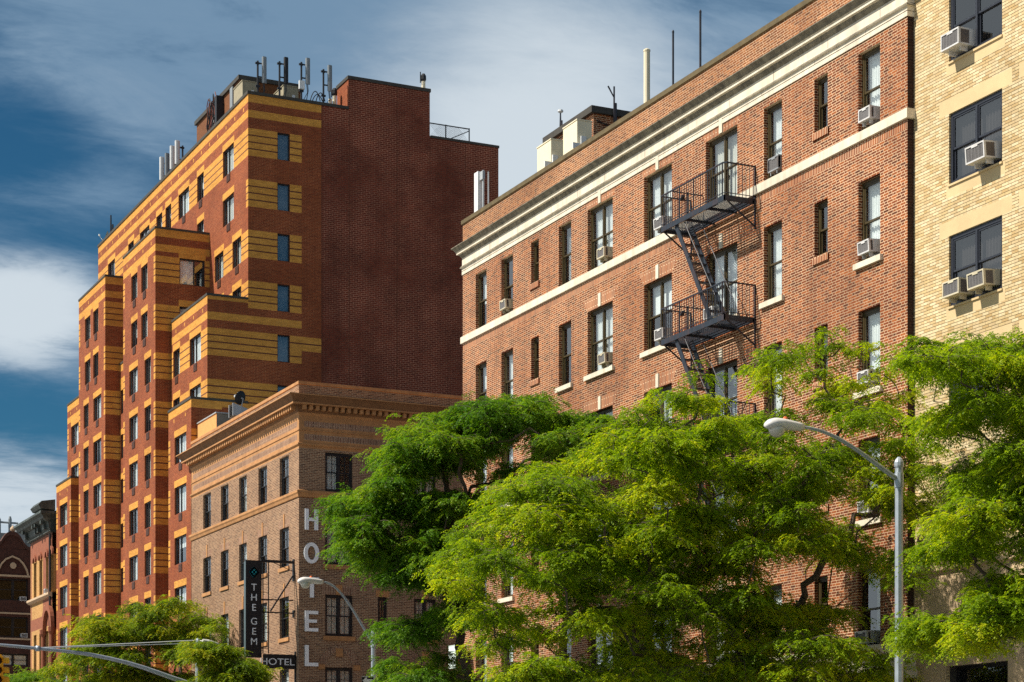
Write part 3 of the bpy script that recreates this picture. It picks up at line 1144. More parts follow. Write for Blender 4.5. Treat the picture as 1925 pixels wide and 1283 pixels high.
# black blade sign hung from the hotel corner
BY = 86.2
bs = thing('blade_sign', 'tall black vertical blade sign with teal diamond emblem and white letters', 'sign', tuple(onY(477, 1140, BY)))
bx0, bx1 = xY(462.4, BY), xY(492, BY)
bz1, bz0 = onY(477, 1055, BY).z, onY(477, 1236, BY).z
mb = MB()
mb.box(bx0, bx1, BY, BY + .27, bz0, bz1)
mb.box(bx0 - .012, bx0 - .001, BY + .01, BY + .26, bz0 + .02, bz1 - .02, 1)
mb.box(bx0 - .01, bx1 + .01, BY - .015, BY + .28, bz1 + .001, bz1 + .03, 0)
mb.build('panel', ['black_paint', 'sign_side'], bs)
for ch, v in (('T', 1105), ('H', 1124), ('E', 1143), ('G', 1169), ('E', 1188), ('M', 1207)):
    p = onY(477.5, v, BY - .012)
    text_mesh('letter', ch, .44, p, (math.radians(90), 0, 0), 'letter_grey', bs)
ec = onY(477.5, 1076, BY - .02)
mb = MB()
for (ox, oz, r) in ((0, 0, .20), (0, 0, .09), (.10, 0, .10), (-.10, 0, .10), (0, .11, .10), (0, -.11, .10)):
    q = [(ec.x + ox + r, ec.z + oz), (ec.x + ox, ec.z + oz + r * 1.1), (ec.x + ox - r, ec.z + oz), (ec.x + ox, ec.z + oz - r * 1.1)]
    for i in range(4):
        mb.bar((q[i][0], ec.y, q[i][1]), (q[(i + 1) % 4][0], ec.y, q[(i + 1) % 4][1]), .05, .05)
mb.build('emblem', 'teal', bs)
mb = MB()
zA, zB, zC = onY(530, 1056, BY).z, onY(530, 1128, BY).z, onY(530, 1152, BY).z
mb.box(bx1, XF - .06, BY + .08, BY + .18, zA - .06, zA + .06)
mb.box(bx1, XF - .03, BY + .11, BY + .15, zB - .025, zB + .025)
mb.box(bx1, XF - .03, BY + .11, BY + .15, zC - .03, zC + .03)
mb.box(XF - .06, XF - .001, BY + .05, BY + .22, zA - .85, zA + .14)
mb.box(XF - .06, XF - .001, BY + .05, BY + .22, zC - .18, zC + .14)
mb.bar((XF - .06, BY + .13, zA - .60), (bx1 + .45, BY + .13, zC + .05), .06, .06)
mb.bar((bx1 + .45, BY + .13, zA), (XF - .06, BY + .13, zA - .4), .025, .025)
for xx in (bx1 + .10, bx1 + .36):
    mb.box(xx - .02, xx + .02, BY + .11, BY + .15, bz0 + .2, zA - .06)
for i in range(10):
    z = bz0 + .4 + i * .36
    mb.box(bx1, bx1 + .36, BY + .12, BY + .14, z, z + .02)
mb.build('bracket', 'frame_black', bs)

B2 = 86.0
cs = thing('projecting_sign', 'small black projecting sign below the blade sign reading HOTEL in pale letters', 'sign', tuple(onY(530, 1245, B2)))
mb = MB()
cz1, cz0 = onY(540, 1231, B2).z, onY(540, 1258, B2).z
mb.box(xY(497, B2), XF - .05, B2, B2 + .22, cz0, cz1)
mb.box(XF - .05, XF - .002, B2 + .04, B2 + .18, cz0 - .6, cz1 + .15)
mb.build('panel', 'black_paint', cs)
text_mesh('lettering', 'HOTEL', .42, onY(521.5, 1245, B2 - .012), (math.radians(90), 0, 0), 'letter_grey', cs, width=1.22)

# roof objects of the hotel
bk = thing('stair_bulkhead', 'orange stucco stair bulkhead with grey side on the hotel roof', 'bulkhead', (32, 100, 19.9))
mb = MB()
kx0, kx1, ky0, ky1 = XF + .32, 34.6, yX(407, XF + .32), HY1 - .05
mb.quad((kx0, ky0, 19.9), (kx0, ky1, 19.9), (kx0, ky1, 21.55), (kx0, ky0, 21.55), 0)
mb.quad((kx0, ky0, 19.9), (kx1, ky0, 19.9), (kx1, ky0, 21.55), (kx0, ky0, 21.55), 1)
mb.quad((kx0, ky1, 19.9), (kx1, ky1, 19.9), (kx1, ky1, 21.55), (kx0, ky1, 21.55), 1)
mb.quad((kx1, ky0, 19.9), (kx1, ky1, 19.9), (kx1, ky1, 21.55), (kx1, ky0, 21.55), 1)
mb.build('wall', ['stucco_orange', 'stucco_grey'], bk)
mb = MB()
mb.box(kx0 - .05, kx1, ky0 - .05, ky1, 21.552, 21.61)
mb.build('coping', 'galvanised', bk)

dp = onX(438, 783, XF + .45)
du = thing('duct_hood', 'galvanised louvred roof duct hood behind the hotel parapet', 'duct', (XF + 1, dp.y, 20.6))
mb = MB()
dy0, dy1 = yX(438.5, XF + .35), yX(430.5, XF + .35)
z0_, z1_ = onX(436, 783, XF + .35).z, onX(436, 759, XF + .35).z
hx = XF + .35
v8 = [(hx, dy0, z0_ + .05), (hx, dy1, z0_), (hx, dy1, z1_ - .05), (hx, dy0, z1_), (hx + 2.6, dy0 - .1, 20.35), (hx + 2.6, dy1, 20.35), (hx + 2.6, dy1, 20.75), (hx + 2.6, dy0 - .1, 20.75)]
for q in ((0, 4, 7, 3), (3, 7, 6, 2), (1, 2, 6, 5), (0, 1, 5, 4)):
    mb.quad(*[v8[i] for i in q])
mb.box(hx - .02, hx + .03, dy0, dy0 + .05, z0_, z1_)
mb.box(hx - .02, hx + .03, dy1 - .05, dy1, z0_, z1_)
mb.build('hood', 'galvanised', du)
mb = MB()
for i in range(8):
    z = z0_ + (z1_ - z0_) * (i + .5) / 8
    mb.quad((hx + .01, dy0 + .05, z - .04), (hx + .01, dy1 - .05, z - .04), (hx + .06, dy1 - .05, z + .03), (hx + .06, dy0 + .05, z + .03))
mb.quad((hx + .09, dy0, z0_), (hx + .09, dy1, z0_), (hx + .09, dy1, z1_ - .05), (hx + .09, dy0, z1_ - .05))
mb.build('louvre', 'black_paint', du)
mb = MB()
mb.box(hx + .4, hx + .8, dy0 + .05, dy1 - .05, 19.9, z0_ + .2)
mb.build('stand', 'frame_black', du)


def dish(name, label, loc, r, mat, aim=(-.55, -.55, .35), mast=1.0):
    t = thing(name, label, 'satellite dish', loc)
    L = Vector(loc)
    c = L + Vector((0, 0, mast))
    ax = Vector(aim).normalized()
    a = ax.orthogonal().normalized()
    b = ax.cross(a)
    mb = MB()
    rings = []
    for k in range(5):
        rr = r * k / 4
        rings.append([c + a * (rr * math.cos(2 * math.pi * q / 18)) + b * (rr * math.sin(2 * math.pi * q / 18)) + ax * (.30 * r * (k / 4) ** 2) for q in range(18)])
    for k in range(4):
        for q in range(18):
            mb.quad(rings[k][q], rings[k][(q + 1) % 18], rings[k + 1][(q + 1) % 18], rings[k + 1][q])
    mb.build('reflector', mat, t, smooth=True)
    mb = MB()
    e = c + ax * (r * 1.35)
    mb.tube([c - b * r * .95 + ax * .25 * r, e - b * r * .1], .016, 6)
    mb.lathe(tuple(e), [(.03, -.06), (.06, -.05), (.06, .05), (.03, .06)], 8)
    mb.build('feed_arm', 'panel_white', t)
    mb = MB()
    mb.tube([L, c - ax * .12, c], [.03, .03, .05], 8)
    mb.build('mast', 'metal_grey', t)
    return t


p = onX(440, 762, XF + .9)
dish('satellite_dish', 'black satellite dish above the duct hood on the hotel roof', (p.x + .3, p.y - .3, p.z - .1), .36, 'black_paint', mast=.42, aim=(-.40, .80, .3))

# ------------------------------------------------------------------ tall striped apartment tower with stepped bays
TY = 102.62
TX = 33.1
TY1 = 135.3
ZK = [37.47 - 2.69 * k for k in range(13)]
WH = 1.45
tow = thing('striped_apartment_tower', 'tall red brick apartment tower banded in yellow brick with stepped bays', 'building', (40, 119, 0))
RED, YEL, LIN, JUM, INN = 0, 1, 2, 3, 4
TM = ['tall_red', 'tall_yellow', 'tall_line', 'jumbo_brick', 'interior']
tw = MB()
twins = []


def group(pa, a0, a1, zh, h=WH):
    pa.append((a0, a1, zh - h, zh, YEL))
    for i in (1, 2, 3):
        z = zh - h * i / 4
        pa.append((a0, a1, z - .035, z + .035, LIN))


def top_bands(pa, a0, a1, zt, two=True, dots=False):
    pa.append((a0, a1, zt - .45, zt, YEL))
    if two:
        pa.append((a0, a1, zt - 1.25, zt - .86, YEL))
    if dots:
        n = max(2, int((a1 - a0) / 1.5))
        for i in range(n):
            a = a0 + (a1 - a0) * (i + .5) / n
            pa.append((a - .07, a + .07, zt - .74, zt - .56, YEL))


def face_x(x, y0, y1, zt, cols, two=True, groups=(), quoin=True, z0=0.0, kr=range(0, 12), qs=(True, True)):
    """street face at x: cols = (u0, u1, rows) window columns; groups = full yellow zones (y0, y1, row)"""
    pl = Pl('X', x)
    op, pa = [], []
    top_bands(pa, y0, y1, zt, two, True)
    lim = zt - (1.25 if two else .9)
    if quoin:
        for k in kr:
            if ZK[k] < lim + .25:
                if qs[0]: group(pa, y0, y0 + .36, min(ZK[k], lim), WH)
                if qs[1]: group(pa, y1 - .36, y1, min(ZK[k], lim), WH)
    for (ya, yb, k) in groups:
        group(pa, ya, yb, ZK[k])
    for (u0, u1, rows) in cols:
        a0, a1 = pl.span(u0, u1)
        for k in rows:
            zh = ZK[k]
            op.append((a0, a1, zh - WH, zh))
            pa.append((a0 - .07, a1 + .07, zh, zh + .36, YEL))
            twins.append((pl, a0, a1, zh - WH, zh, 'slider' if a1 - a0 > .7 else 'fixed', True))
    wall(tw, pl, y0, y1, z0, zt, op, pa, RED, INN, reveal=.10)


def face_y(y, x0, x1, zt, two=True, wins=(), z0=0.0):
    pl = Pl('Y', y)
    op, pa = [], []
    top_bands(pa, x0, x1, zt, two)
    lim = zt - (1.25 if two else .6)
    for k in range(12):
        if ZK[k] < lim + .2:
            group(pa, x0, x1, min(ZK[k], lim))
    for (u0, u1, rows, st) in wins:
        a0, a1 = pl.span(u0, u1)
        for k in rows:
            op.append((a0, a1, ZK[k] - WH, ZK[k]))
            pa.append((a0 - .05, a1 + .05, ZK[k], ZK[k] + .36, YEL))
            twins.append((pl, a0, a1, ZK[k] - WH, ZK[k], st, False))
    wall(tw, pl, x0, x1, z0, zt, op, pa, RED, INN, reveal=.10)


def coping(path, prof):
    c = MB()
    c.sweep(path, prof)
    c.build('coping', 'coping_dark', tow)


def bay(x, xb, y0, y1, zt, cols, two=True, groups=(), wins=(), side=True, qs=(True, True)):
    face_x(x, y0, y1, zt, cols, two, groups, qs=qs)
    if side:
        face_y(y0, x, xb, zt, two, wins)
    tw.quad((x, y1, 0), (xb, y1, 0), (xb, y1, zt), (x, y1, zt), RED)
    tw.quad((x, y0, zt - .25), (xb, y0, zt - .25), (xb, y1, zt - .25), (x, y1, zt - .25), INN)
    coping([(xb, y1), (x, y1), (x, y0), (xb, y0)], [(-.25, zt + .10), (.035, zt + .10), (.035, zt - .02), (0, zt - .02)])


TT = 39.30
# tower body: street face
tp = Pl('X', TX)
k0 = [(419, 439.5), (370.6, 383), (335.5, 355.4), (311, 321.7), (293.9, 304.9), (263, 281), (241, 251.5), (203, 216)]
cols = [(u0, u1, (0, 1) if i < 2 else (0,)) for i, (u0, u1) in enumerate(k0)]
cols += [(437, 453.4, (2, 3)), (403.4, 420, (2, 3))]
gr_ = [(TY, TY1, 0)]
for k in (2, 3):
    gr_.append((TY, yX(403, TX), k))
face_x(TX, TY, TY1, TT, cols, True, gr_, quoin=True, kr=(1,), qs=(True, False))
# tower body: shaded side, in five strips that share one plane
sp_ = Pl('Y', TY)
op, pa = [], []
xa, xb_, xc = TX, xY(604, TY), xY(567, TY)
x4, x5 = 30.87, 30.0
pa.append((xa, xb_, TT - .45, TT, YEL))
pa.append((xa, xb_, TT - 1.25, TT - .86, YEL))
for k in range(0, 9):
    lo = xa if k < 4 else (x4 if k < 6 else x5)
    group(pa, lo, xc, ZK[k])
    if k == 4:
        pa.append((xY(545, TY), xY(606, TY), ZK[k] - WH * .52, ZK[k], YEL))
        pa.append((xY(545, TY), xY(606, TY), ZK[k] - WH * .28, ZK[k] - WH * .23, LIN))
zb4, zb5 = 28.40, 22.90
pa += [(x4, xc, zb4 - 1.25, zb4 - .86, YEL), (x4, xa + .0, zb4 - .20, zb4, YEL), (x5, x4 + .8, zb5 - .45, zb5, YEL)]
pa = [p for p in pa]
a0, a1 = sp_.span(521.5, 545)
for k in range(0, 8):
    op.append((a0, a1, ZK[k] - WH, ZK[k]))
    twins.append((sp_, a0, a1, ZK[k] - WH, ZK[k], 'fixed', False))
wall(tw, sp_, xa, xb_, 0, TT, op, pa, RED, INN, reveal=.08)
wall(tw, sp_, x4, xa, 0, zb4, [], pa, RED, INN)
wall(tw, sp_, x5, x4, 0, zb5, [], pa, RED, INN)
xs1, xs2, xs3 = xY(655, TY), xY(808, TY), xY(937, TY)
wall(tw, sp_, xb_, xs1, 0, TT, [], [], JUM)
wall(tw, sp_, xs1, xs2, 0, 40.95, [], [], JUM)
wall(tw, sp_, xs2, xs3, 0, 38.45, [], [], JUM)
tw.quad((xs1, TY, TT - .5), (xs1, TY + 1.75, TT - .5), (xs1, TY + 1.75, 40.95), (xs1, TY, 40.95), RED)
tw.quad((xs1, TY + 1.75, TT - .5), (xs2, TY + 1.75, TT - .5), (xs2, TY + 1.75, 40.95), (xs1, TY + 1.75, 40.95), JUM)
tw.quad((xs2, TY, 38), (xs2, TY + 1.75, 38), (xs2, TY + 1.75, 40.95), (xs2, TY, 40.95), JUM)
tw.quad((xs3, TY, 0), (xs3, TY1, 0), (xs3, TY1, 38.45), (xs3, TY, 38.45), JUM)
tw.quad((TX, TY1, 0), (xs3, TY1, 0), (xs3, TY1, 38.4), (TX, TY1, 38.4), RED)
coping([(TX + .6, TY1), (TX, TY1), (TX, TY), (xs1, TY)], [(-.25, TT + .13), (.05, TT + .13), (.05, TT - .03), (0, TT - .03)])
coping([(xs1 + .5, TY + 1.75), (xs1, TY + 1.75), (xs1, TY), (xs2, TY), (xs2, TY + 1.0)], [(-.25, 41.10), (.05, 41.10), (.05, 40.92), (0, 40.92)])
coping([(xs2 + .06, TY), (xs3, TY), (xs3, TY + 3)], [(-.25, 38.55), (.04, 38.55), (.04, 38.42), (0, 38.42)])
# bays
bay(x5, TX, TY, 106.95, zb5, [(328.2, 350, range(6, 12))], two=False, side=False, qs=(False, True))
bay(x4, TX, TY, 109.4, zb4, [(356.6, 377.5, (4, 5)), (325.6, 338, (4, 5))], side=False,
    groups=[(TY, yX(357, x4), 4), (TY, yX(357, x4), 5), (yX(356.6, x4), yX(338, x4), 4), (yX(356.6, x4), yX(338, x4), 5)])
B3 = 109.6
bay(XF, TX, B3, 116.6, 33.6, [(265.5, 277.2, (2, 3)), (246.8, 258, (2, 3)), (271.8, 283.5, range(4, 12)), (243, 258.8, range(4, 12))],
    wins=[(337.5, 385, (2, 3), 'hotel_double')])
bay(30.9, TX, 116.62, 120.88, 28.3, [(226.3, 231.6, range(4, 12))], side=False)
bay(XF, TX, 120.9, 127.7, 33.6, [(175.3, 184.8, (2, 3)), (159.6, 169.7, (2, 3)), (175.5, 190.2, range(4, 12)), (157.3, 166.4, range(4, 12))])
bay(30.9, TX, 127.72, 134.8, 28.3, [(133.7, 147.5, (4, 5))], side=False)
bay(XF, TX, 129.9, 134.07, 22.75, [(112.4, 126.3, range(6, 12))], two=False)
tw.build('wall', TM, tow)
mb = MB()
mb.quad((TX, TY, TT - .4), (xs1, TY, TT - .4), (xs1, TY1, TT - .4), (TX, TY1, TT - .4))
mb.quad((xs1, TY, 38.2), (xs3, TY, 38.2), (xs3, TY1, 38.2), (xs1, TY1, 38.2))
mb.build('roof', 'roof_tar', tow)
for u, z1 in ((604.5, 39.2), (655.5, 39.0), (746, 40.8), (874, 38.3)):
    mb = MB()
    x = xY(u, TY)
    mb.box(x, x + .035, TY - .004, TY - .001, 2, z1)
    mb.build('control_joint', 'tall_line', tow)
nw = 0
for (pl, a0, a1, z0, z1, st, street) in twins:
    if z1 < 10.3: continue
    sh = RW.choice(['curtain_white', 'curtain_white', 'half', 'curtain_cream', 'curtain_white', 'roller', 'curtain_white']) if street else 'blind_grey'
    if not street and st == 'hotel_double':
        sh, st = 'half', 'slider'
    window(tow, pl, a0, a1, z0, z1, st, rec=.085, frame='frame_black', shade=sh, ft=.05)
    if street and st == 'slider':
        v = MB()
        c = (a0 + a1) / 2 - .06
        pl.box(v, c - .30, c + .30, .001, .03, z0 - .44, z0 - .04)
        for i in range(5):
            pl.box(v, c - .28, c + .28, .031, .042, z0 - .41 + i * .072, z0 - .375 + i * .072)
        v.build('vent_grille', 'vent_brown', tow)

# tower roof: penthouse, fence, antennas
ph = thing('roof_penthouse', 'brown brick penthouse with dark roof edge on the tower roof', 'penthouse', (37, 114, 38.9))
py0, px0, px1 = 110.0, 35.0, 38.7
py1 = yX(370, px0)
mb = MB()
zt = 42.7
mb.box(px0, px1, py0, py1, 38.9, zt)
mb.build('wall', 'penthouse_brick', ph)
mb = MB()
mb.box(px0 - .12, px1 + .12, py0 - .12, py1 + .12, zt + .002, zt + .24)
mb.build('roof', 'coping_dark', ph)
mb = MB()
mb.box(px0 - .10, px0 - .002, py0 + 1.1, py0 + 1.6, 39.2, zt)
mb.build('downpipe', 'panel_grey', ph)
for i, (u0, u1, v0, v1, lab) in enumerate(((456, 484, 152, 172, 'cream equipment cabinet beside the penthouse corner on the tower roof'),
                                          (533, 561, 161, 186, 'cream equipment cabinet between the tall antennas on the tower roof'))):
    yq = 106.5
    a, b = onY(u0, v0, yq), onY(u1, v1, yq)
    t = thing('equipment_cabinet', lab, 'cabinet', ((a.x + b.x) / 2, yq + .5, 38.9), 'equipment cabinets on the tower roof')
    mb = MB()
    mb.box(a.x, b.x, yq, yq + 1.6, 39.1, a.z)
    mb.box(a.x - .03, b.x + .03, yq - .03, yq + 1.63, a.z + .001, a.z + .05)
    mb.build('casing', 'cabinet_drab', t)
    mb = MB()
    mb.box(a.x + .5, b.x - .2, yq - .02, yq - .001, a.z - .6, a.z - .45)
    mb.build('badge', 'panel_white', t)


def antenna(label, p, h, hp, lean=1, mat='panel_grey', group='panel antennas on the tower roof', w=.26):
    """panel antenna p = foot; h = height of the panel top, hp = panel length"""
    t = thing('panel_antenna', label, 'antenna', tuple(p), group)
    x, y, z = p
    mb = MB()
    mb.tube([(x, y, z), (x, y, z + h - .25)], .055, 8)
    mb.box(x - .12, x + .12, y - .05, y + .05, z + h * .36, z + h * .36 + .09)
    mb.box(x - .13, x + .10, y - .05, y + .05, z + h - .42, z + h - .33)
    mb.build('pole', 'frame_black', t)
    mb = MB()
    xo = x + .34 * lean
    prof = []
    for q in range(13):
        a = math.pi * q / 12
        prof.append((xo - math.cos(a) * w / 2, y - .06 - math.sin(a) * .10))
    for q in range(12):
        mb.quad((prof[q][0], prof[q][1], z + h - hp), (prof[q + 1][0], prof[q + 1][1], z + h - hp), (prof[q + 1][0], prof[q + 1][1], z + h - .03), (prof[q][0], prof[q][1], z + h - .03))
    mb.poly([(a, b, z + h - .03) for a, b in prof])
    mb.poly([(a, b, z + h - hp) for a, b in prof])
    mb.quad((prof[0][0], prof[0][1], z + h - hp), (prof[12][0], prof[12][1], z + h - hp), (prof[12][0], prof[12][1], z + h - .03), (prof[0][0], prof[0][1], z + h - .03))
    mb.box(xo - w * .35, xo + w * .35, y - .12, y - .03, z + h - .03, z + h)
    mb.build('panel', mat, t)
    mb = MB()
    for zz in (h - .40, h - hp + .3):
        mb.box(min(x, xo), max(x, xo), y - .04, y + .02, z + zz, z + zz + .06)
    mb.build('clamp', 'frame_black', t)
    mb = MB()
    mb.tube([(xo, y - .06, z + h - hp), (xo + .02, y - .08, z + h - hp - .35), (xo - .15 * lean, y - .05, z + .15), (x, y, z + .05)], .022, 6)
    mb.tube([(xo - .06, y - .06, z + h - hp), (xo - .02, y - .08, z + h - hp - .45), (x, y - .06, z + .4)], .018, 6)
    mb.build('cable', 'black_paint', t)
    return t


ya = TY + .45
for u, vt, vb, mt, lab in ((484.5, 106, 172, 'panel_grey', 'grey panel antenna at the tower corner, first of the four tall ones'),
                           (525.5, 107, 180, 'black_paint', 'black panel antenna, second of the four along the tower side'),
                           (566.5, 108.5, 185, 'panel_grey', 'grey panel antenna with small box on its pole, third along the tower side'),
                           (608, 122, 191, 'panel_grey', 'grey panel antenna with looping cables at its foot, nearest the raised parapet')):
    a, b = onY(u, vb, ya), onY(u, vt, ya)
    t = antenna(lab, (a.x, ya, 38.95), b.z - 38.95, 1.42, 1, mt)
    if u == 566.5:
        mb = MB()
        mb.box(a.x - .16, a.x + .14, ya - .16, ya - .02, 40.1, 40.55)
        mb.build('radio_box', 'panel_white', t)
cb = thing('cable_loops', 'black cables looping up from the tower roof edge', 'cable', tuple(onY(590, 185, ya)))
mb = MB()
for (u0, u1, v) in ((583, 602, 172), (587, 606, 178), (594, 611, 175)):
    pts = []
    for i in range(13):
        f = i / 12
        q = onY(u0 + (u1 - u0) * f, 191 - (191 - v) * math.sin(math.pi * f) ** .8, ya - .02)
        pts.append(tuple(q))
    mb.tube(pts, .025, 6)
mb.build('cable', 'black_paint', cb)
for u, vt, vb, mt, lab in ((303.5, 296, 345, 'panel_white', 'white panel antenna, leftmost and lowest of the four above the striped front'),
                           (313.5, 289, 337, 'panel_grey', 'dull grey panel antenna, second from left above the striped front'),
                           (323, 275, 326, 'panel_white', 'white panel antenna, third from left above the striped front'),
                           (332.5, 265, 319, 'panel_white', 'tallest white panel antenna above the striped front, by the thin bracket arm')):
    xx = TX + .4
    b = onX(u, vt, xx)
    antenna(lab, (xx + .35, b.y, 38.95), b.z - 38.95, 1.42, -1, mt, 'panel antennas above the striped front', w=.30)
p = onX(203, 448, TX + .5)
dish('satellite_dish', 'pale satellite dish at the far left end of the tower roof', (p.x, p.y, 38.9), .45, 'panel_cream', mast=.9, aim=(-.9, .3, .3))
p = onX(208.5, 405, TX + .7)
t = thing('whip_antenna', 'black whip antenna beside the pale dish at the tower end', 'antenna', (p.x, p.y, 38.9))
mb = MB()
mb.tube([(p.x, p.y, 38.9), (p.x, p.y, p.z)], [.07, .05], 8)
mb.tube([(p.x, p.y - .5, 38.9), (p.x, p.y - .5, p.z - .75)], .06, 8)
mb.build('mast', 'frame_black', t)
p = onX(399, 240, px0 - .25)
t = thing('cable_bundle', 'tangle of red and black cables hanging beside the penthouse wall', 'cable', (p.x, p.y, 39))
mb = MB()
rc = random.Random(4)
for i in range(16):
    y = p.y + rc.uniform(-.9, .9)
    z = onX(395, 200, px0).z + rc.uniform(-.3, .2)
    w = rc.uniform(.25, .8)
    pts = [(px0 - .08 - rc.random() * .25, y - w * math.cos(a_), z - 1.9 * abs(math.cos(a_)) ** 1.4 * rc.uniform(.7, 1)) for a_ in [math.pi * j / 8 for j in range(9)]]
    mb.tube(pts, .028, 5, rc.choice([0, 0, 1]))
mb.tube([(p.x, p.y - .2, 39), (p.x, p.y - .2, onX(395, 186, p.x).z)], .04, 6, 1)
mb.box(px0 - .45, px0 - .02, p.y - 1.5, p.y - 1.15, 39, onX(410, 193, px0).z, 1)
mb.build('cable', ['cable_red', 'black_paint'], t)
p0, p1 = onY(809, 242, TY + .25), onY(882.5, 250, TY + .25)
t = thing('roof_fence', 'black chain link fence on the lower roof beside the raised tower parapet', 'fence', ((p0.x + p1.x) / 2, TY + .25, 38.5))
mb = MB()
ztop = 39.32
mb.bar((xs2 + .05, TY + .25, ztop), (p1.x, TY + .25, ztop), .05, .05)
for u in (838, 882):
    x = xY(u, TY + .25)
    mb.tube([(x, TY + .25, 38.45), (x, TY + .25, ztop + .04)], .035, 6)
mb.bar((p1.x - 1.2, TY + .25, 38.6), (p1.x, TY + .25, ztop - .1), .04, .04)
mb.build('post', 'frame_black', t)
mb = MB()
n = 26
L = p1.x - xs2
for i in range(-6, n):
    for s in (1, -1):
        xa_ = xs2 + L * i / n
        xe = xa_ + .62 * 1.0
        q0, q1 = (xa_, 38.6), (xe, 39.28)
        if s < 0: q0, q1 = (xe, 38.6), (xa_, 39.28)
        if min(q0[0], q1[0]) < xs2 + .02 or max(q0[0], q1[0]) > p1.x: continue
        mb.bar((q0[0], TY + .25, q0[1]), (q1[0], TY + .25, q1[1]), .008, .008)
mb.build('mesh', 'metal_grey', t)
for u, vt, vb, y, lab in ((796, 140, 166, TY + .9, 'pale vent pipe with dark cowl on the raised tower parapet'), (629, 167, 192, TY + 1.2, 'dark vent pipes beside the orange lit parapet face')):
    a, b = onY(u, vb, y), onY(u, vt, y)
    t = thing('vent_pipe', lab, 'vent pipe', tuple(a))
    mb = MB()
    zb_ = 40.9 if u > 700 else 38.9
    mb.tube([(a.x, y, zb_), (a.x, y, b.z - .35)], .11, 10)
    if u < 700: mb.tube([(a.x - .25, y, zb_), (a.x - .25, y, b.z - .6)], .09, 10)
    mb.build('pipe', 'panel_cream', t)
    mb = MB()
    mb.lathe((a.x, y, b.z - .4), [(.12, 0), (.16, .1), (.15, .3), (.08, .42)], 10)
    mb.tube([(a.x - .18, y, b.z - .5), (a.x - .18, y, b.z + .1)], .03, 6)
    mb.build('cowl', 'frame_black', t)

# ------------------------------------------------------------------ objects on the red brick house's roof
bh = thing('roof_bulkhead', 'red brick bulkhead with black roof edge on the red house roof', 'bulkhead', (36, 66, 22))
qx = 34.0
qy0, qy1 = yX(1115.5, qx), yX(1030, qx)
zt = onX(1115, 214, qx).z
mb = MB()
mb.box(qx, 40, qy0, qy1, 22.05, zt)
mb.build('wall', 'red_brick', bh)
mb = MB()
mb.box(qx - .15, 40.2, qy0 - .15, qy1 + .15, zt + .002, zt + .24)
mb.build('roof', 'coping_dark', bh)
mb = MB()
mb.box(qx + 2.6, qx + 3.1, qy0 - .1, qy0 - .002, zt - .9, zt - .4)
pts = [(qx + .1 + i * .4, qy0 - .06, zt - .25 - .22 * math.sin(math.pi * min(1, i / 6))) for i in range(8)]
mb.tube(pts, .025, 6)
mb.build('junction_box', 'frame_black', bh)
for (u0, u1, u2, vt, lab) in ((1010, 1036, 1059, 262.4, 'cream rooftop unit at the parapet, left one of two'), (1058.7, 1085, 1112.5, 225.7, 'cream rooftop unit in front of the bulkhead, right one of two')):
    x = 31.6
    y0, y1 = yX(u1, x), yX(u0, x)
    zt_ = onX(u1, vt, x).z
    xr = xY(u2, y0)
    t = thing('rooftop_unit', lab, 'rooftop unit', ((x + xr) / 2, (y0 + y1) / 2, 22.05), 'cream rooftop units')
    mb = MB()
    mb.box(x, xr, y0, y1, 22.5, zt_)
    mb.box(x - .02, xr + .02, y0 - .02, y1 + .02, zt_ + .001, zt_ + .04)
    mb.box(x - .05, x + .05, y0, y1, 23.05, 23.12)
    mb.build('casing', 'panel_cream', t)
    mb = MB()
    mb.box(xr - .75, xr - .45, y0 - .05, y0 - .001, zt_ - 1.0, zt_ - .8)
    mb.box(xr - .45, xr - .25, y0 - .08, y0 - .001, zt_ - 1.0, zt_ - .55)
    mb.build('latch', 'panel_white', t)
    mb = MB()
    for yy in (y0 + .1, y1 - .2):
        mb.box(x + .1, xr - .1, yy, yy + .1, 22.05, 22.5)
    mb.build('support', 'frame_black', t)


def mast(name, label, cat, x, u, vt, r, mat, cap=None):
    p = onX(u, vt, x)
    t = thing(name, label, cat, (p.x, p.y, 22.05))
    mb = MB()
    mb.tube([(p.x, p.y, 22.4), (p.x, p.y, p.z)], r, 12)
    mb.lathe((p.x, p.y, p.z), [(r, 0), (r * 1.12, .01), (r * 1.12, .06), (r * .5, .10)], 12)
    mb.build('mast', mat, t)
    mb = MB()
    mb.box(p.x - r * .9, p.x + r * .9, p.y - r * .9, p.y + r * .9, 22.05, 22.4)
    mb.tube([(p.x, p.y - r * .6, 22.2), (p.x, p.y - r * .6, 23.5)], r * .25 + .012, 6)
    mb.build('foot', 'frame_black', t)
    return t


mast('antenna_mast', 'thick cream antenna mast on the red house roof', 'antenna', 31.0, 1216, 98, .10, 'panel_cream')
mast('antenna_mast', 'thin dark antenna rod right of the cream mast', 'antenna', 31.0, 1265.3, 63, .032, 'iron_blue')
mast('antenna_mast', 'tallest thin dark antenna rod, nearest the roof peak in the frame', 'antenna', 31.0, 1316.5, 25, .034, 'iron_blue')
p = onX(1053.6, 208, qx + .3)
t = thing('small_aerial', 'small rod aerial with pale cap on the black bulkhead edge', 'aerial', (p.x, p.y, zt + .24))
mb = MB()
mb.tube([(p.x, p.y, zt + .2), (p.x, p.y, p.z - .08)], [.05, .025], 6)
mb.tube([(p.x, p.y - .1, zt + .2), (p.x, p.y - .1, zt + .75)], .04, 6)
mb.build('rod', 'iron_blue', t)
mb = MB()
mb.lathe((p.x, p.y, p.z - .1), [(.04, 0), (.11, .05), (.10, .11), (.02, .14)], 10)
mb.build('cap', 'panel_white', t)
yv = qy0 - .2
p = onY(1154.5, 163, yv)
t = thing('forked_aerial', 'forked black aerial on the right side of the bulkhead', 'aerial', (p.x, yv, 24))
mb = MB()
zl = onY(1154, 228, yv).z
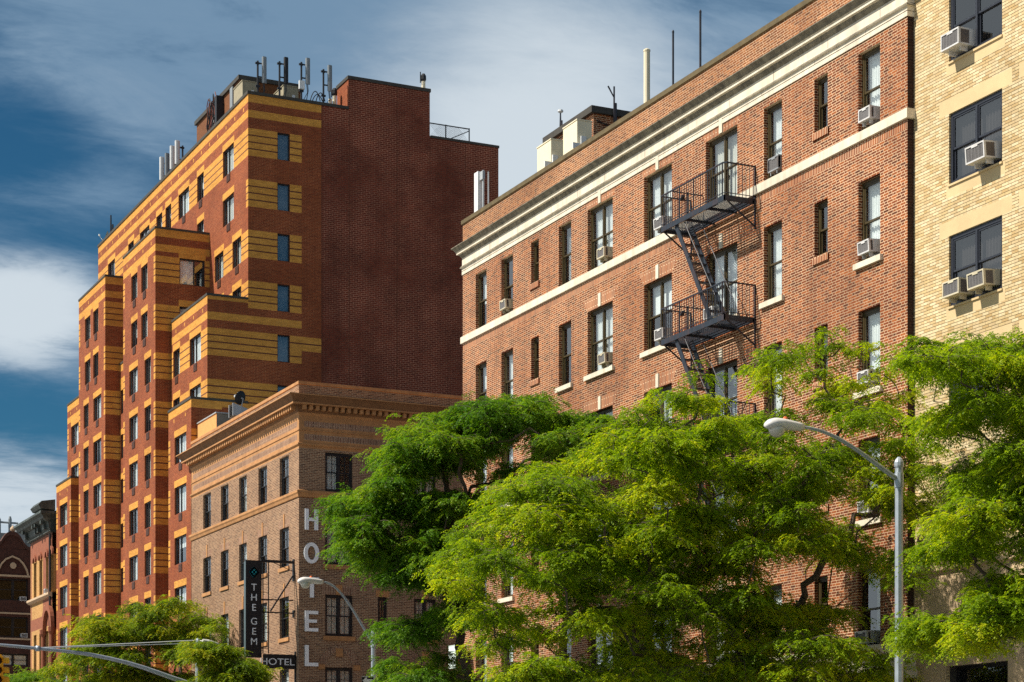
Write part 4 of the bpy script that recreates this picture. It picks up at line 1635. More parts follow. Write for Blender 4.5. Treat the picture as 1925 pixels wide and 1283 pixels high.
mb.tube([(p.x, yv, zl - .3), (p.x, yv, p.z)], .032, 6)
mb.tube([(p.x, yv, onY(1154, 184, yv).z), tuple(onY(1143, 162, yv))], [.022, .03], 6)
mb.tube([(p.x + .06, yv, zl - .3), (p.x + .06, yv, onY(1154, 194, yv).z)], .05, 6)
mb.build('rod', 'iron_blue', t)
ap = onX(904, 322, 30.9)
t = thing('panel_antenna', 'white panel antenna with silver pipes at the left end of the red house roof', 'antenna', (30.9, ap.y, 22.05))
mb = MB()
mb.loft([((30.9, 0, 0), 0, 0)] * 0 or [((30.9, ap.y, 23), .1, .1)] * 1 + [((30.91, ap.y, 23), .1, .1)], 6)
mb = MB()
y0, y1 = yX(903, 30.9), yX(896, 30.9)
mb.box(30.80, 30.98, y0, y1, 22.75, ap.z)
mb.build('panel', 'panel_white', t)
mb = MB()
for u, dv in ((906.5, 0), (916, .18)):
    q = yX(u, 30.9)
    mb.tube([(30.95, q, 22.05), (30.95, q, ap.z - dv)], .045 if dv == 0 else .03, 8)
mb.box(30.86, 30.96, yX(909, 30.9), y1, ap.z - .35, ap.z - .05)
mb.build('pole', 'galvanised', t)

# ------------------------------------------------------------------ yellow brick building at the right
YX_ = Pl('X', XF + .19)
YY1 = RY0 - .001
YY0 = 18.0
yel = thing('yellow_apartment_building', 'yellow brick apartment building with paired dark windows at the right edge', 'building', (36, 30, 0))
opens, paints, wins = [], [], []
A = [YX_.span(1784, 1884)]
d_ = 4.6
A += [(A[0][0] - d_ * i, A[0][1] - d_ * i) for i in (1, 2, 3)]
YH = [24.1, 21.17, 18.24, 15.31, 12.38, 9.45]
for k, zh in enumerate(YH):
    for i, (a0, a1) in enumerate(A):
        opens.append((a0, a1, zh - 1.70, zh))
        wins.append((k, i, a0, a1, zh - 1.70, zh))
        paints.append((a0 - .35, a1 + .35 + .02, zh, zh + .36, 1))
        paints.append((a0 - .1, a1 + .1, zh - 2.0, zh - 1.70, 1))
    paints.append((YY0, A[0][0] - .6, zh + .02, zh + .36, 1))
paints.append((YY0, YY1, 0, 7.3, 2))
shopy = [(A[i][0] - .2, A[i][1] + .1, 2.9, 5.0) for i in range(4)]
mb = MB()
wall(mb, YX_, YY0, YY1, 0, 27, opens + shopy, paints, 0, 3, reveal=.10)
mb.quad((XF + .19, YY0, 0), (60, YY0, 0), (60, YY0, 27), (XF + .19, YY0, 27), 0)
mb.quad((XF + .19, YY1, 20), (60, YY1, 20), (60, YY1, 27), (XF + .19, YY1, 27), 0)
mb.quad((60, YY0, 0), (60, YY1, 0), (60, YY1, 27), (60, YY0, 27), 0)
mb.build('wall', ['yellow_brick', 'buff_stone', 'base_stucco', 'interior'], yel)
mb = MB()
mb.quad((XF + .19, YY0, 26.8), (60, YY0, 26.8), (60, YY1, 26.8), (XF + .19, YY1, 26.8))
mb.build('roof', 'roof_tar', yel)
mb = MB()
yp = [(XF + .19, YY1), (XF + .19, YY0)]
mb.sweep(yp, [(0, 7.80), (.20, 7.76), (.20, 7.62), (.12, 7.55), (.10, 7.33), (0, 7.30)])
mb.sweep(yp, [(0, 2.75), (.16, 2.70), (.16, 2.50), (.05, 2.42), (0, 2.40)])
mb.build('base_moulding', 'base_stucco', yel)
YS = {(1, 0): 'none', (2, 0): 'drape_dark', (3, 0): 'drape_dark', (4, 0): 'roller'}
for (k, i, a0, a1, z0, z1) in wins:
    window(yel, YX_, a0, a1, z0, z1, 'double', rec=.05, frame='frame_navy', gl='dark_glass', shade=YS.get((k, i), 'drape_dark'), ft=.08, sill=('buff_stone', .02, .035, .05))
for (a0, a1, z0, z1) in shopy:
    window(yel, YX_, a0, a1, z0, z1, 'fixed', rec=.3, frame='frame_black', gl='dark_glass', shade='none')

# ------------------------------------------------------------------ window air conditioners (one built, the others copied)


def make_ac(label, body, w=.64, h=.42, d=.46, side='ac_side'):
    t = thing('window_air_conditioner', label, 'air conditioner', (0, 0, -50), 'window air conditioners')
    mb = MB()
    f = .035
    mb.box(-d, .22, -w / 2, w / 2, 0, f)
    mb.box(-d, .22, -w / 2, w / 2, h - f, h)
    for s in (-1, 1):
        y0, y1 = (-w / 2, -w / 2 + f) if s < 0 else (w / 2 - f, w / 2)
        mb.box(-d, -d + .06, y0, y1, f, h - f)
        mb.box(-.06, .22, y0, y1, f, h - f)
    mb.box(-d, -d + .02, -w * .16, w * .16, h - f - .035, h - f)
    mb.build('casing', body, t, local=True)
    mb = MB()
    mb.box(-d + .05, -d + .06, -w / 2 + f, w / 2 - f, f, h - f)
    n = 13
    for i in range(n):
        z = f + (h - 2 * f) * (i + .5) / n
        mb.box(-d + .015, -d + .05, -w / 2 + f, w / 2 - f, z - .006, z + .006)
    for i in range(5):
        y = -w / 2 + f + (w - 2 * f) * (i + .5) / 5
        mb.box(-d + .012, -d + .02, y - .006, y + .006, f, h - f)
    mb.build('grille', 'ac_grille', t, local=True)
    for s in (-1, 1):
        mb = MB()
        y = s * (w / 2 - .02)
        mb.box(-d + .06, -.06, y - .008, y + .008, f, h - f)
        for i in range(6):
            x = -d + .09 + i * (d - .18) / 6
            mb.box(x, x + .012, y - .014, y + .014, f + .03, h - f - .03)
        mb.build('side_louvre', side, t, local=True)
        mb = MB()
        mb.box(-d * .6, -.02, s * w * .3 - .015, s * w * .3 + .015, -.10, -.001)
        mb.build('support', body, t, local=True)
    return t


def red_ac(ci, k, frac, z=.03):
    u0, u1, tt = RC[ci]
    a0, a1 = RX.span(u0, u1)
    h = 2.0 if k == 0 else 2.06
    return (XF, a0 + (a1 - a0) * frac, RHEAD[k] - h + .11 + z)


acw = make_ac('white air conditioner in the top floor window nearest the yellow building', 'ac_white', w=.49, h=.32, d=.19)
acw.location = red_ac(9, 0, .46)
acc = make_ac('cream air conditioner in the left pane of the paired yellow building windows', 'ac_cream', w=.62, h=.37, d=.34)
yb = lambda i, z, f: (XF + .19, A[0][0] + (A[0][1] - A[0][0]) * f, z + .13)
acc.location = yb(0, 15.31 - 1.70, .75)
acy = make_ac('large white air conditioner in the topmost yellow building window', 'ac_white', w=.68, h=.39, d=.38)
acy.location = yb(0, 21.17 - 1.70, .74)
acs = make_ac('cream air conditioner in the top floor double window left of the fire escape', 'ac_cream', w=.49, h=.32, d=.20)
acs.location = red_ac(4, 0, .27)
acd = make_ac('dark grey air conditioner set flush in the top floor window right of the fire escape', 'metal_grey', w=.52, h=.38, d=.05)
acd.location = red_ac(7, 0, .40)
for src, loc, lab in (
        (acc, yb(0, 15.31 - 1.70, .27), 'cream air conditioner in the right pane of the paired yellow building windows'),
        (acy, yb(0, 18.24 - 1.70, .26), 'white air conditioner below the cloud reflecting pane of the yellow building'),
        (acw, red_ac(9, 1, .48), 'white air conditioner over a stone sill, second window down beside the yellow building'),
        (acw, red_ac(9, 2, .50), 'white air conditioner behind the top twigs of the big tree, third window down'),
        (acw, red_ac(9, 3, .50), 'white air conditioner half hidden by leaves left of the lamp post, fourth window down'),
        (acw, red_ac(9, 4, .60), 'white air conditioner low by the lamp post, fifth window down'),
        (acw, red_ac(6, 1, .75), 'white air conditioner behind the lower fire escape railing'),
        (acw, red_ac(5, 0, .30), 'white air conditioner left of the upper fire escape railing'),
        (acw, red_ac(5, 1, .28), 'white air conditioner left of the lower fire escape railing'),
        (acs, red_ac(4, 1, .22), 'cream air conditioner in the second floor double window above the dark green tree'),
        (acw, red_ac(4, 4, .28), 'small white air conditioner glimpsed through the lower leaves of the big tree'),
        (acs, red_ac(1, 0, .45), 'cream air conditioner near the left end of the red brick front')):
    k_ = copy_thing(src, loc, lab)
    k_.rotation_euler = (RW.uniform(-.015, .015), -RW.uniform(.02, .10), RW.uniform(-.03, .03))

# ------------------------------------------------------------------ ornate house, gabled house and far roofs at the left edge
OY0, OY1 = TY1 + .02, yX(57.5, XF)
orn = thing('ornate_row_house', 'narrow pale brick house with red stone arches and green bracketed cornice', 'building', (36, (OY0 + OY1) / 2, 0))
OX = Pl('X', XF)
ow = OY1 - OY0
zc = 19.9
opens, paints, wins = [], [], []
ub = [(63.5, 68.5), (74, 79.5), (86.5, 91), (95.5, 100.5)]
for (zh, h) in ((18.4, 2.5), (13.4, 3.0), (8.6, 3.2)):
    for (u0, u1) in ub:
        a0, a1 = OX.span(u0, u1)
        opens.append((a0, a1, zh - h, zh))
        wins.append((a0, a1, zh - h, zh))
ym = OX.a(82.5)
paints += [(OY0, ym, 15.2, zc, 1), (ym, OY1, 18.5, zc, 1), (OY0, OY1, 13.7, 14.5, 1), (OY0, OY1, 9.0, 10.0, 1)]
for y in (OY0 + .1, ym, OY1 - .35):
    paints.append((y, y + .3, 0, zc, 1))
mb = MB()
wall(mb, OX, OY0, OY1, 0, 21.2, opens, paints, 0, 2, reveal=.18)
mb.quad((XF, OY1, 0), (45, OY1, 0), (45, OY1, 21.2), (XF, OY1, 21.2), 0)
mb.quad((45, OY0, 0), (45, OY1, 0), (45, OY1, 21.2), (45, OY0, 21.2), 0)
mb.quad((XF, OY0, 21.1), (45, OY0, 21.1), (45, OY1, 21.1), (XF, OY1, 21.1), 1)
mb.build('wall', ['pale_brick', 'red_stone', 'interior'], orn)
mb = MB()
cpr = [(0, 21.35), (.95, 21.18), (.98, 21.02), (.80, 20.86), (.74, 20.72), (.34, 20.54), (.26, 20.15), (.16, 20.05), (.20, 19.95), (0, 19.88)]
mb.sweep([(XF + .5, OY1), (XF, OY1), (XF, OY0 + .05), (XF + .3, OY0 + .05)], cpr)
hr = (OX.a(88), OX.a(104))
mb.sweep([(XF, hr[0]), (XF, hr[1])] if hr[0] > hr[1] else [(XF, hr[1]), (XF, hr[0])], [(0, 21.95), (.9, 21.80), (1.12, 21.55), (.95, 21.30), (0, 21.24)])
for y in (OY0 + .5, ym - .2, ym + .6, OY1 - .5):
    mb.box(XF - .70, XF - .1, y - .13, y + .13, 20.45, 20.75)
    mb.box(XF - .50, XF - .1, y - .11, y + .11, 20.1, 20.45)
mb.build('cornice', 'cornice_green', orn)


def arch(c, z, r0, r1, sy, off, N):
    mb = MB()
    for i in range(N):
        t0, t1 = math.pi * i / N, math.pi * (i + 1) / N
        q = [(XF - off, c + rr * math.cos(t), z + rr * sy * math.sin(t)) for rr, t in ((r0, t0), (r1, t0), (r1, t1), (r0, t1))]
        mb.poly(q)
        mb.quad((XF, q[1][1], q[1][2]), (XF, q[2][1], q[2][2]), q[2], q[1])
        mb.quad((XF, q[0][1], q[0][2]), (XF, q[3][1], q[3][2]), q[3], q[0])
    return mb


for (u0, u1) in ub:
    arch((OX.a(u0) + OX.a(u1)) / 2, 18.4, .30, .52, 1.1, .12, 9).build('arch', 'red_stone', orn)
c = (OX.a(86.5) + OX.a(100.5)) / 2
arch(c, 13.5, 1.05, 1.45, 1.15, .25, 14).build('arch', 'red_stone', orn)
for y in (c - 1.25, c + 1.25):
    mb = MB()
    mb.lathe((XF - .16, y, 10.4), [(.18, 0), (.14, .2), (.14, 2.6), (.24, 2.8), (.26, 3.1)], 10)
    mb.build('column', 'red_stone', orn)
mb = MB()
for zs in (15.75, 10.25, 5.3):
    mb.sweep([(XF, OY1), (XF, OY0)], [(0, zs + .16), (.28, zs + .12), (.28, zs - .02), (.14, zs - .14), (0, zs - .18)])
mb.build('string_course', 'stone_trim', orn)
mb = MB()
mb.tube([(XF - .12, OY0 + .16, 2), (XF - .12, OY0 + .16, 19.8)], .08, 8)
mb.build('downpipe', 'frame_black', orn)
for (a0, a1, z0, z1) in wins:
    window(orn, OX, a0, a1, z0, z1, 'sash', rec=.18, frame='frame_black', gl='dark_glass', shade=RW.choice(['none', 'none', 'roller']))
copy_thing(acw, (XF, OX.a(86), 15.95), 'tiny white air conditioner in the upper arched window of the ornate house', (.5, 1, 1))
copy_thing(acw, (XF, OX.a(88), 10.4), 'tiny white air conditioner in the lower arched window of the ornate house', (.5, 1, 1))

GY = 160.0
GP = Pl('Y', GY)
gab = thing('gabled_house', 'dark brown house with curved gable and pointed stone arch', 'building', (34, 170, 0))
gx0, gx1 = 29.6, 42.0
gz = lambda v: onY(25, v, GY).z
opens, wins = [], []
for (u0, u1, v0, v1) in ((-30, 53, 1088, 1129), (-30, 53, 1160, 1198), (-30, 53, 1229, 1252)):
    a0, a1 = xY(u0, GY), xY(u1, GY)
    opens.append((a0, a1, gz(v1), gz(v0)))
mb = MB()
zsh = gz(1032)
wall(mb, GP, gx0, gx1, 0, zsh, opens, [], 0, 1, reveal=.3)
gcx = xY(23, GY)
gw = xY(57.5, GY) - gcx
prf = [(-1.0, 1032), (-.92, 1032), (-.80, 1027), (-.62, 1024), (-.45, 1014), (-.30, 1008), (-.12, 1005), (.12, 1005), (.30, 1008), (.45, 1014), (.62, 1024), (.80, 1031), (.92, 1033), (1.0, 1032)]
pts = [(gcx + f * gw, gz(v)) for f, v in prf]
for yq in (GY, GY + .6):
    mb.poly([(x, yq, z) for x, z in pts] + [(pts[-1][0], yq, zsh - .01), (pts[0][0], yq, zsh - .01)])
mb.quad((gx0, GY, 0), (gx0, GY + 25, 0), (gx0, GY + 25, zsh), (gx0, GY, zsh), 0)
mb.quad((gx1, GY, 0), (gx1, GY + 25, 0), (gx1, GY + 25, zsh), (gx1, GY, zsh), 0)
mb.quad((gx0, GY + 25, 0), (gx1, GY + 25, 0), (gx1, GY + 25, zsh), (gx0, GY + 25, zsh), 0)
mb.quad((gx0, GY, zsh - .02), (gx1, GY, zsh - .02), (gx1, GY + 25, zsh - .02), (gx0, GY + 25, zsh - .02), 0)
mb.build('wall', ['brown_brick', 'interior'], gab)
mb = MB()
for i in range(len(pts) - 1):
    (xa_, za_), (xb2, zb2) = pts[i], pts[i + 1]
    mb.poly([(xa_, GY - .12, za_ + .22), (xb2, GY - .12, zb2 + .22), (xb2, GY - .12, zb2 - .08), (xa_, GY - .12, za_ - .08)])
    mb.quad((xa_, GY - .12, za_ + .22), (xb2, GY - .12, zb2 + .22), (xb2, GY + .62, zb2 + .22), (xa_, GY + .62, za_ + .22))
    mb.quad((xa_, GY - .12, za_ - .08), (xb2, GY - .12, zb2 - .08), (xb2, GY, zb2 - .08), (xa_, GY, za_ - .08))
mb.build('gable_coping', 'brownstone', gab)
mb = MB()
ar = [(f, v) for f, v in ((-.86, 1082), (-.80, 1072), (-.62, 1060), (-.38, 1051), (0, 1045), (.38, 1050), (.62, 1058), (.82, 1070), (.90, 1082))]
for i in range(len(ar) - 1):
    a_, b_ = ar[i], ar[i + 1]
    q = [(gcx + a_[0] * gw, gz(a_[1])), (gcx + b_[0] * gw, gz(b_[1])), (gcx + b_[0] * gw * .92, gz(b_[1] + 3.2)), (gcx + a_[0] * gw * .92, gz(a_[1] + 3.2))]
    mb.poly([(x, GY - .14, z) for x, z in q])
    mb.quad((q[0][0], GY, q[0][1]), (q[1][0], GY, q[1][1]), (q[1][0], GY - .14, q[1][1]), (q[0][0], GY - .14, q[0][1]))
    mb.quad((q[3][0], GY, q[3][1]), (q[2][0], GY, q[2][1]), (q[2][0], GY - .14, q[2][1]), (q[3][0], GY - .14, q[3][1]))
mb.box(gcx - gw * .92, gcx + gw * .95, GY - .16, GY - .002, gz(1085), gz(1081.5))
mb.lathe((gcx + .05, GY - .10, gz(1064)), [(.25, -.04), (.22, .0), (.12, -.02), (.02, .0)], 16, axis='Y')
for v in (1155, 1203):
    mb.box(gx0, gx1, GY - .12, GY - .002, gz(v), gz(v - 3))
mb.build('stone_arch', 'stone_trim', gab)
mb = MB()
mb.lathe((gcx + .1, GY + .3, gz(1004)), [(.16, 0), (.18, .12), (.07, .18), (.20, .30), (.22, .42), (.14, .56), (.05, .64), (.02, .75)], 12)
mb.build('finial', 'stone_trim', gab)
for i, (a0, a1, z0, z1) in enumerate(opens):
    n = 3
    for j in range(n):
        b0, b1 = a0 + (a1 - a0) * j / n, a0 + (a1 - a0) * (j + 1) / n
        window(gab, GP, b0, b1, z0, z1, 'sash', rec=.3, frame='frame_black', gl='black_glass' if i < 2 else 'window_glass', shade='curtain_white' if i == 2 else 'none')
for (u, v, lab) in ((43.5, 1131, 'small white air conditioner in the dark gabled house window just under the arch'), (45.5, 1200, 'small white air conditioner one floor lower in the dark gabled house')):
    p = onY(u, v, GY)
    c = copy_thing(acw, (p.x, GY + .1, p.z + .05), lab)
    c.rotation_euler = (0, 0, math.radians(90))

FY = 262.0
far = thing('distant_building', 'hazy grey building with tall round stacks far behind the gabled house', 'building', (60, FY, 0))
fz = lambda v: onY(20, v, FY).z
mb = MB()
mb.box(40, xY(60, FY), FY, FY + 20, 0, fz(1003))
mb.box(xY(28, FY), xY(44, FY), FY - 1, FY + 6, 0, fz(996))
mb.build('wall', 'far_grey', far)
for (u0, u1, v) in ((-6, 7.5, 978), (21.5, 28, 976)):
    mb = MB()
    r = (xY(u1, FY) - xY(u0, FY)) / 2
    mb.lathe((xY((u0 + u1) / 2, FY), FY + 2, fz(1010)), [(r, 0), (r, fz(v) - fz(1010)), (r * 1.06, fz(v) - fz(1010) + .2), (r * .6, fz(v) - fz(1010) + .6)], 14)
    mb.build('stack', 'panel_grey', far)
mb = MB()
mb.tube([(xY(2, FY), FY + 2, fz(979)), (xY(40, FY), FY + 2, fz(979.5))], .14, 6)
mb.build('rail', 'panel_grey', far)

# ------------------------------------------------------------------ street lamps, traffic signal, signs


def luminaire(t, head, px, y, z, s=1.0):
    """cobra head pointing to -x, neck at px"""
    mb = MB()
    h = []
    for (dx, wy, wz, dz_) in ((0, .075, .075, 0), (-.10, .10, .085, .0), (-.30, .13, .10, .01), (-.50, .165, .115, .015), (-.68, .175, .12, .01), (-.80, .15, .10, -.005), (-.87, .09, .06, -.02), (-.89, .02, .02, -.03)):
        h.append(((px + dx * s, y, z + dz_ * s), wy * s, wz * s))
    mb.loft(h, 16)
    o = mb.build('lamp_head', head, t, smooth=True)
    mb = MB()
    c = (px - .62 * s, y, z - .10 * s)
    mb.lathe(c, [(.17 * s, .03 * s), (.165 * s, -.03 * s), (.13 * s, -.10 * s), (.07 * s, -.145 * s), (.01, -.155 * s)], 16)
    mb.build('lens', 'lamp_lens', o, smooth=True)
    mb = MB()
    mb.lathe((px - .42 * s, y, z + .10 * s), [(.045 * s, 0), (.045 * s, .05 * s), (.03 * s, .07 * s)], 10)
    mb.build('photocell', 'photocell', o)


def street_lamp(label, pole_u, pole_v, px, head_u, head_v, rad, mat):
    top = onX(pole_u, pole_v, px)
    t = thing('street_lamp', label, 'street lamp', (top.x, top.y, .14))
    mb = MB()
    mb.lathe((top.x, top.y, .14), [(rad * 2.2, 0), (rad * 2.2, .25), (rad * 1.5, .35), (rad * 1.45, 1.1), (rad * 1.15, 1.2), (rad, top.z - .35), (rad, top.z - .28)], 8)
    mb.build('pole', mat, t)
    mb = MB()
    z = top.z
    mb.lathe((top.x, top.y, z - .14), [(rad * 1.12, 0), (rad * 1.2, .03), (rad * 1.2, .10), (rad * .9, .16), (rad * .35, .21)], 10)
    mb.build('pole_cap', mat, t)
    hp = onY(head_u, head_v, top.y)
    a = Vector((top.x, top.y, z - .40))
    L = a.x - hp.x
    pts, rr = [], []
    for i in range(15):
        f = i / 14
        pts.append((a.x - L * f, top.y, a.z + (hp.z - a.z) * math.sin(math.pi / 2 * f) ** 1.15))
        rr.append(rad * (.62 - .25 * f))
    mb = MB()
    mb.tube(pts, rr, 10)
    mb.lathe((a.x, a.y, a.z - .16), [(rad * 1.14, 0), (rad * 1.14, .3)], 10)
    mb.build('arm', mat, t, smooth=False)
    luminaire(t, 'lamp_head', hp.x + .02, top.y, hp.z, 1.0)
    return t, top


big, bt = street_lamp('tall grey street lamp in front of the big tree, nearest the camera', 1690, 866, 25.0, 1508, 803, .082, 'lamp_silver')
sml, st_ = street_lamp('slender silver street lamp whose head covers the T of the wall letters', 702, 1186, 25.0, 606, 1094, .085, 'lamp_silver')

# one way sign on the second lamp
y_ = st_.y - .18
t = thing('one_way_sign', 'black street sign with white arrow at the foot of the slender lamp', 'sign', (st_.x - .3, y_, 5.5))
p0, p1 = onY(680, 1271, y_), onY(702, 1289, y_)
mb = MB()
mb.box(p0.x, p1.x, y_ - .01, y_ + .01, p1.z, p0.z)
mb.build('plate', 'black_paint', t)
mb = MB()
cz, yy = (p0.z + p1.z) / 2, y_ - .014
w = p1.x - p0.x
mb.poly([(p0.x + w * .05, yy, cz), (p0.x + w * .42, yy, cz + .13), (p0.x + w * .42, yy, cz + .05), (p1.x - w * .06, yy, cz + .05), (p1.x - w * .06, yy, cz - .05), (p0.x + w * .42, yy, cz - .05), (p0.x + w * .42, yy, cz - .13)])
mb.box(p0.x + .01, p1.x - .01, yy, yy + .003, p0.z - .035, p0.z - .015)
mb.build('arrow', 'paint_white', t)
mb = MB()
mb.box(p1.x - .02, st_.x + .05, y_ + .01, st_.y, cz - .04, cz + .04)
mb.build('clamp', 'metal_grey', t)

# traffic signal on its curved mast arm
SY = 84.0
pt = onY(372, 1202, SY)
sg = thing('signal_mast', 'curved silver signal mast arm with guy wires and a small lamp at the lower left', 'signal mast', (pt.x, SY, .14))
mb = MB()
mb.lathe((pt.x, SY, .14), [(.24, 0), (.24, .4), (.15, .5), (.13, 1.4), (.11, pt.z - .2), (.07, pt.z - .1)], 10)
mb.build('pole', 'lamp_silver', sg)
cpts = [(364, 1289.5), (346, 1282), (322, 1274), (300, 1266), (270, 1255.5), (240, 1246.5), (205, 1238), (170, 1231), (120, 1224), (73, 1219.5), (30, 1215.5), (0, 1213), (-60, 1209)]
ap = [onY(u, v, SY) for u, v in cpts]
mb = MB()
mb.tube([(pt.x, SY, ap[0].z - .25)] + [tuple(q) for q in ap], [.12] + [.105 - .0035 * i for i in range(len(ap))], 10)
q = onY(71, 1219.5, SY)
mb.lathe((q.x - .08, SY, q.z), [(.12, 0), (.12, .16)], 10, axis='X')
mb.build('arm', 'lamp_silver', sg, smooth=True)
mb = MB()
for v0, v1 in ((1218.0, 1204), (1218.5, 1209.5)):
    mb.tube([tuple(onY(76, v0, SY)), tuple(onY(370, v1, SY))], .022, 6)
mb.build('guy_wire', 'panel_white', sg)
mb = MB()
e = onY(396, 1209, SY - .4)
mb.tube([(pt.x, SY, pt.z - .05), (e.x, SY - .4, e.z)], .035, 6)
mb.loft([((e.x - .35, SY - .4, e.z + .10), .10, .06), ((e.x - .1, SY - .4, e.z + .06), .14, .08), ((e.x + .3, SY - .4, e.z - .03), .10, .05), ((e.x + .42, SY - .4, e.z - .06), .02, .02)], 10)
mb.build('lamp_head', 'lamp_head', sg)

s0, s1 = onY(1, 1233, SY - .25), onY(11, 1290, SY - .25)
ts = thing('traffic_signal', 'yellow traffic signal with visors hanging at the lower left edge', 'traffic light', ((s0.x + s1.x) / 2, SY, s1.z))
mb = MB()
bx, bw = (s0.x + s1.x) / 2 - .16, .19
mb.box(bx - bw, bx + bw, SY - .14, SY + .10, s1.z, s0.z)
mb.box(bx - bw * .7, bx + bw * .7, SY - .12, SY + .08, s0.z, s0.z + .06)
mb.build('housing', 'signal_yellow', ts)
for i in range(3):
    zc_ = s0.z - .2 - i * .39
    mb = MB()
    N = 14
    for ax_, sgn in (('X', 1), ('Y', -1)):
        for j in range(N - 3):
            a0_, a1_ = math.pi * (-.18 + 1.36 * j / (N - 3)), math.pi * (-.18 + 1.36 * (j + 1) / (N - 3))
            r = .16
            if ax_ == 'X':
                mb.quad((bx + bw, SY - .02 + r * math.cos(a0_), zc_ + r * math.sin(a0_)), (bx + bw, SY - .02 + r * math.cos(a1_), zc_ + r * math.sin(a1_)),
                        (bx + bw + .24, SY - .02 + r * math.cos(a1_), zc_ - .02 + r * math.sin(a1_)), (bx + bw + .24, SY - .02 + r * math.cos(a0_), zc_ - .02 + r * math.sin(a0_)))
            else:
                mb.quad((bx + r * math.cos(a0_), SY - .14, zc_ + r * math.sin(a0_)), (bx + r * math.cos(a1_), SY - .14, zc_ + r * math.sin(a1_)),
                        (bx + r * math.cos(a1_), SY - .36, zc_ - .02 + r * math.sin(a1_)), (bx + r * math.cos(a0_), SY - .36, zc_ - .02 + r * math.sin(a0_)))
    o = mb.build('visor', 'signal_yellow', ts)
    mb = MB()
    mb.lathe((bx + bw + .005, SY - .02, zc_), [(.14, 0), (.10, .03), (.02, .045)], 12, axis='X')
    mb.lathe((bx, SY - .145, zc_), [(.14, 0), (.10, -.03), (.02, -.045)], 12, axis='Y')
    mb.build('lens', 'lens_dark', o)
mb = MB()
mb.tube([(bx, SY, s0.z + .05), (bx, SY, onY(5, 1214, SY).z)], .04, 8)
mb.build('hanger', 'metal_grey', ts)

# box sign on the corner of the red house
yb_ = RY1 - .8
r0, r1 = onY(857, 1214, yb_), onY(877, 1256, yb_)
t = thing('box_sign', 'pale edged dark green box sign with red sideways letters at the red house corner', 'sign', ((r0.x + r1.x) / 2, yb_, r1.z))
mb = MB()
mb.box(r0.x, r1.x, yb_, yb_ + .62, r1.z, r0.z)
mb.box(r0.x - .012, r0.x - .001, yb_ - .01, yb_ + .63, r1.z - .01, r0.z + .01, 1)
mb.box(r0.x - .012, r1.x + .012, yb_ - .01, yb_ + .63, r0.z + .001, r0.z + .03, 1)
mb.build('cabinet', ['sign_green', 'sign_pale'], t)
text_mesh('lettering', 'VOTE', .33, ((r0.x + r1.x) / 2 + .02, yb_ - .012, (r0.z + r1.z) / 2 - .02), (math.radians(90), math.radians(-90), 0), 'sign_red', t, width=.92, bold=.012)
mb = MB()
mb.box(r1.x, XF - .002, yb_ + .2, yb_ + .3, r0.z - .25, r0.z - .18)
mb.box(r1.x, XF - .002, yb_ + .2, yb_ + .3, r1.z + .1, r1.z + .17)
mb.build('bracket', 'frame_black', t)

# ------------------------------------------------------------------ trees


def leaf_mesh(name, P, Fd, Lf, tint, mat, parent, rng, pairs=6, ll=.055, lw=.020):
    """fronds: P foot, Fd direction, Lf length; every frond carries pairs of small leaflets along a drooping midrib"""
    N = len(P)
    up = np.array([0, 0, 1.0])
    side = np.cross(Fd, up)
    side /= np.linalg.norm(side, axis=1)[:, None] + 1e-6
    droop = rng.uniform(.35, .95, N)
    quads = []
    tints = []
    for j in range(pairs):
        r = (j + .8) / pairs
        base = P + Fd * (Lf * r)[:, None] - up * (droop * Lf * r * r)[:, None]
        tang = Fd - up * (2 * droop * r)[:, None]
        tang /= np.linalg.norm(tang, axis=1)[:, None]
        for s in (-1, 1):
            d = side * s * .62 + tang * rng.uniform(.55, 1.0, N)[:, None] - up * rng.uniform(.0, .30, N)[:, None]
            d += rng.normal(0, .16, (N, 3))
            d /= np.linalg.norm(d, axis=1)[:, None]
            w = np.cross(d, up + rng.normal(0, .35, (N, 3)))
            w /= np.linalg.norm(w, axis=1)[:, None] + 1e-6
            l = (ll * rng.uniform(.75, 1.25, N) * (1.15 - .5 * abs(r - .45)))[:, None]
            ww = (lw * rng.uniform(.8, 1.25, N))[:, None]
            q = np.stack([base, base + d * l * .45 + w * ww * .5, base + d * l, base + d * l * .45 - w * ww * .5], 1)
            quads.append(q)
            tints.append(np.clip(tint + rng.normal(0, .09, N), 0, 1))
    V = np.concatenate(quads).reshape(-1, 3)
    Tn = np.concatenate(tints)
    nq = len(V) // 4
    me = bpy.data.meshes.new(name)
    me.vertices.add(len(V))
    me.vertices.foreach_set('co', V.astype(np.float32).ravel())
    me.loops.add(len(V))
    me.loops.foreach_set('vertex_index', np.arange(len(V), dtype=np.int32))
    me.polygons.add(nq)
    me.polygons.foreach_set('loop_start', np.arange(0, nq * 4, 4, dtype=np.int32))
    me.update(calc_edges=True)
    a = me.attributes.new('tint', 'FLOAT', 'FACE')
    a.data.foreach_set('value', Tn.astype(np.float32))
    me.materials.append(M[mat])
    o = bpy.data.objects.new(name, me)
    COL.objects.link(o)
    o.parent = parent
    o.location = -ORG[parent.name]
    ORG[o.name] = Vector((0, 0, 0))
    return o


def inpoly(u, v, poly):
    c = False
    j = len(poly) - 1
    for i in range(len(poly)):
        (x0, y0), (x1, y1) = poly[i], poly[j]
        if (y0 > v) != (y1 > v) and u < (x1 - x0) * (v - y0) / (y1 - y0) + x0:
            c = not c
        j = i
    return c


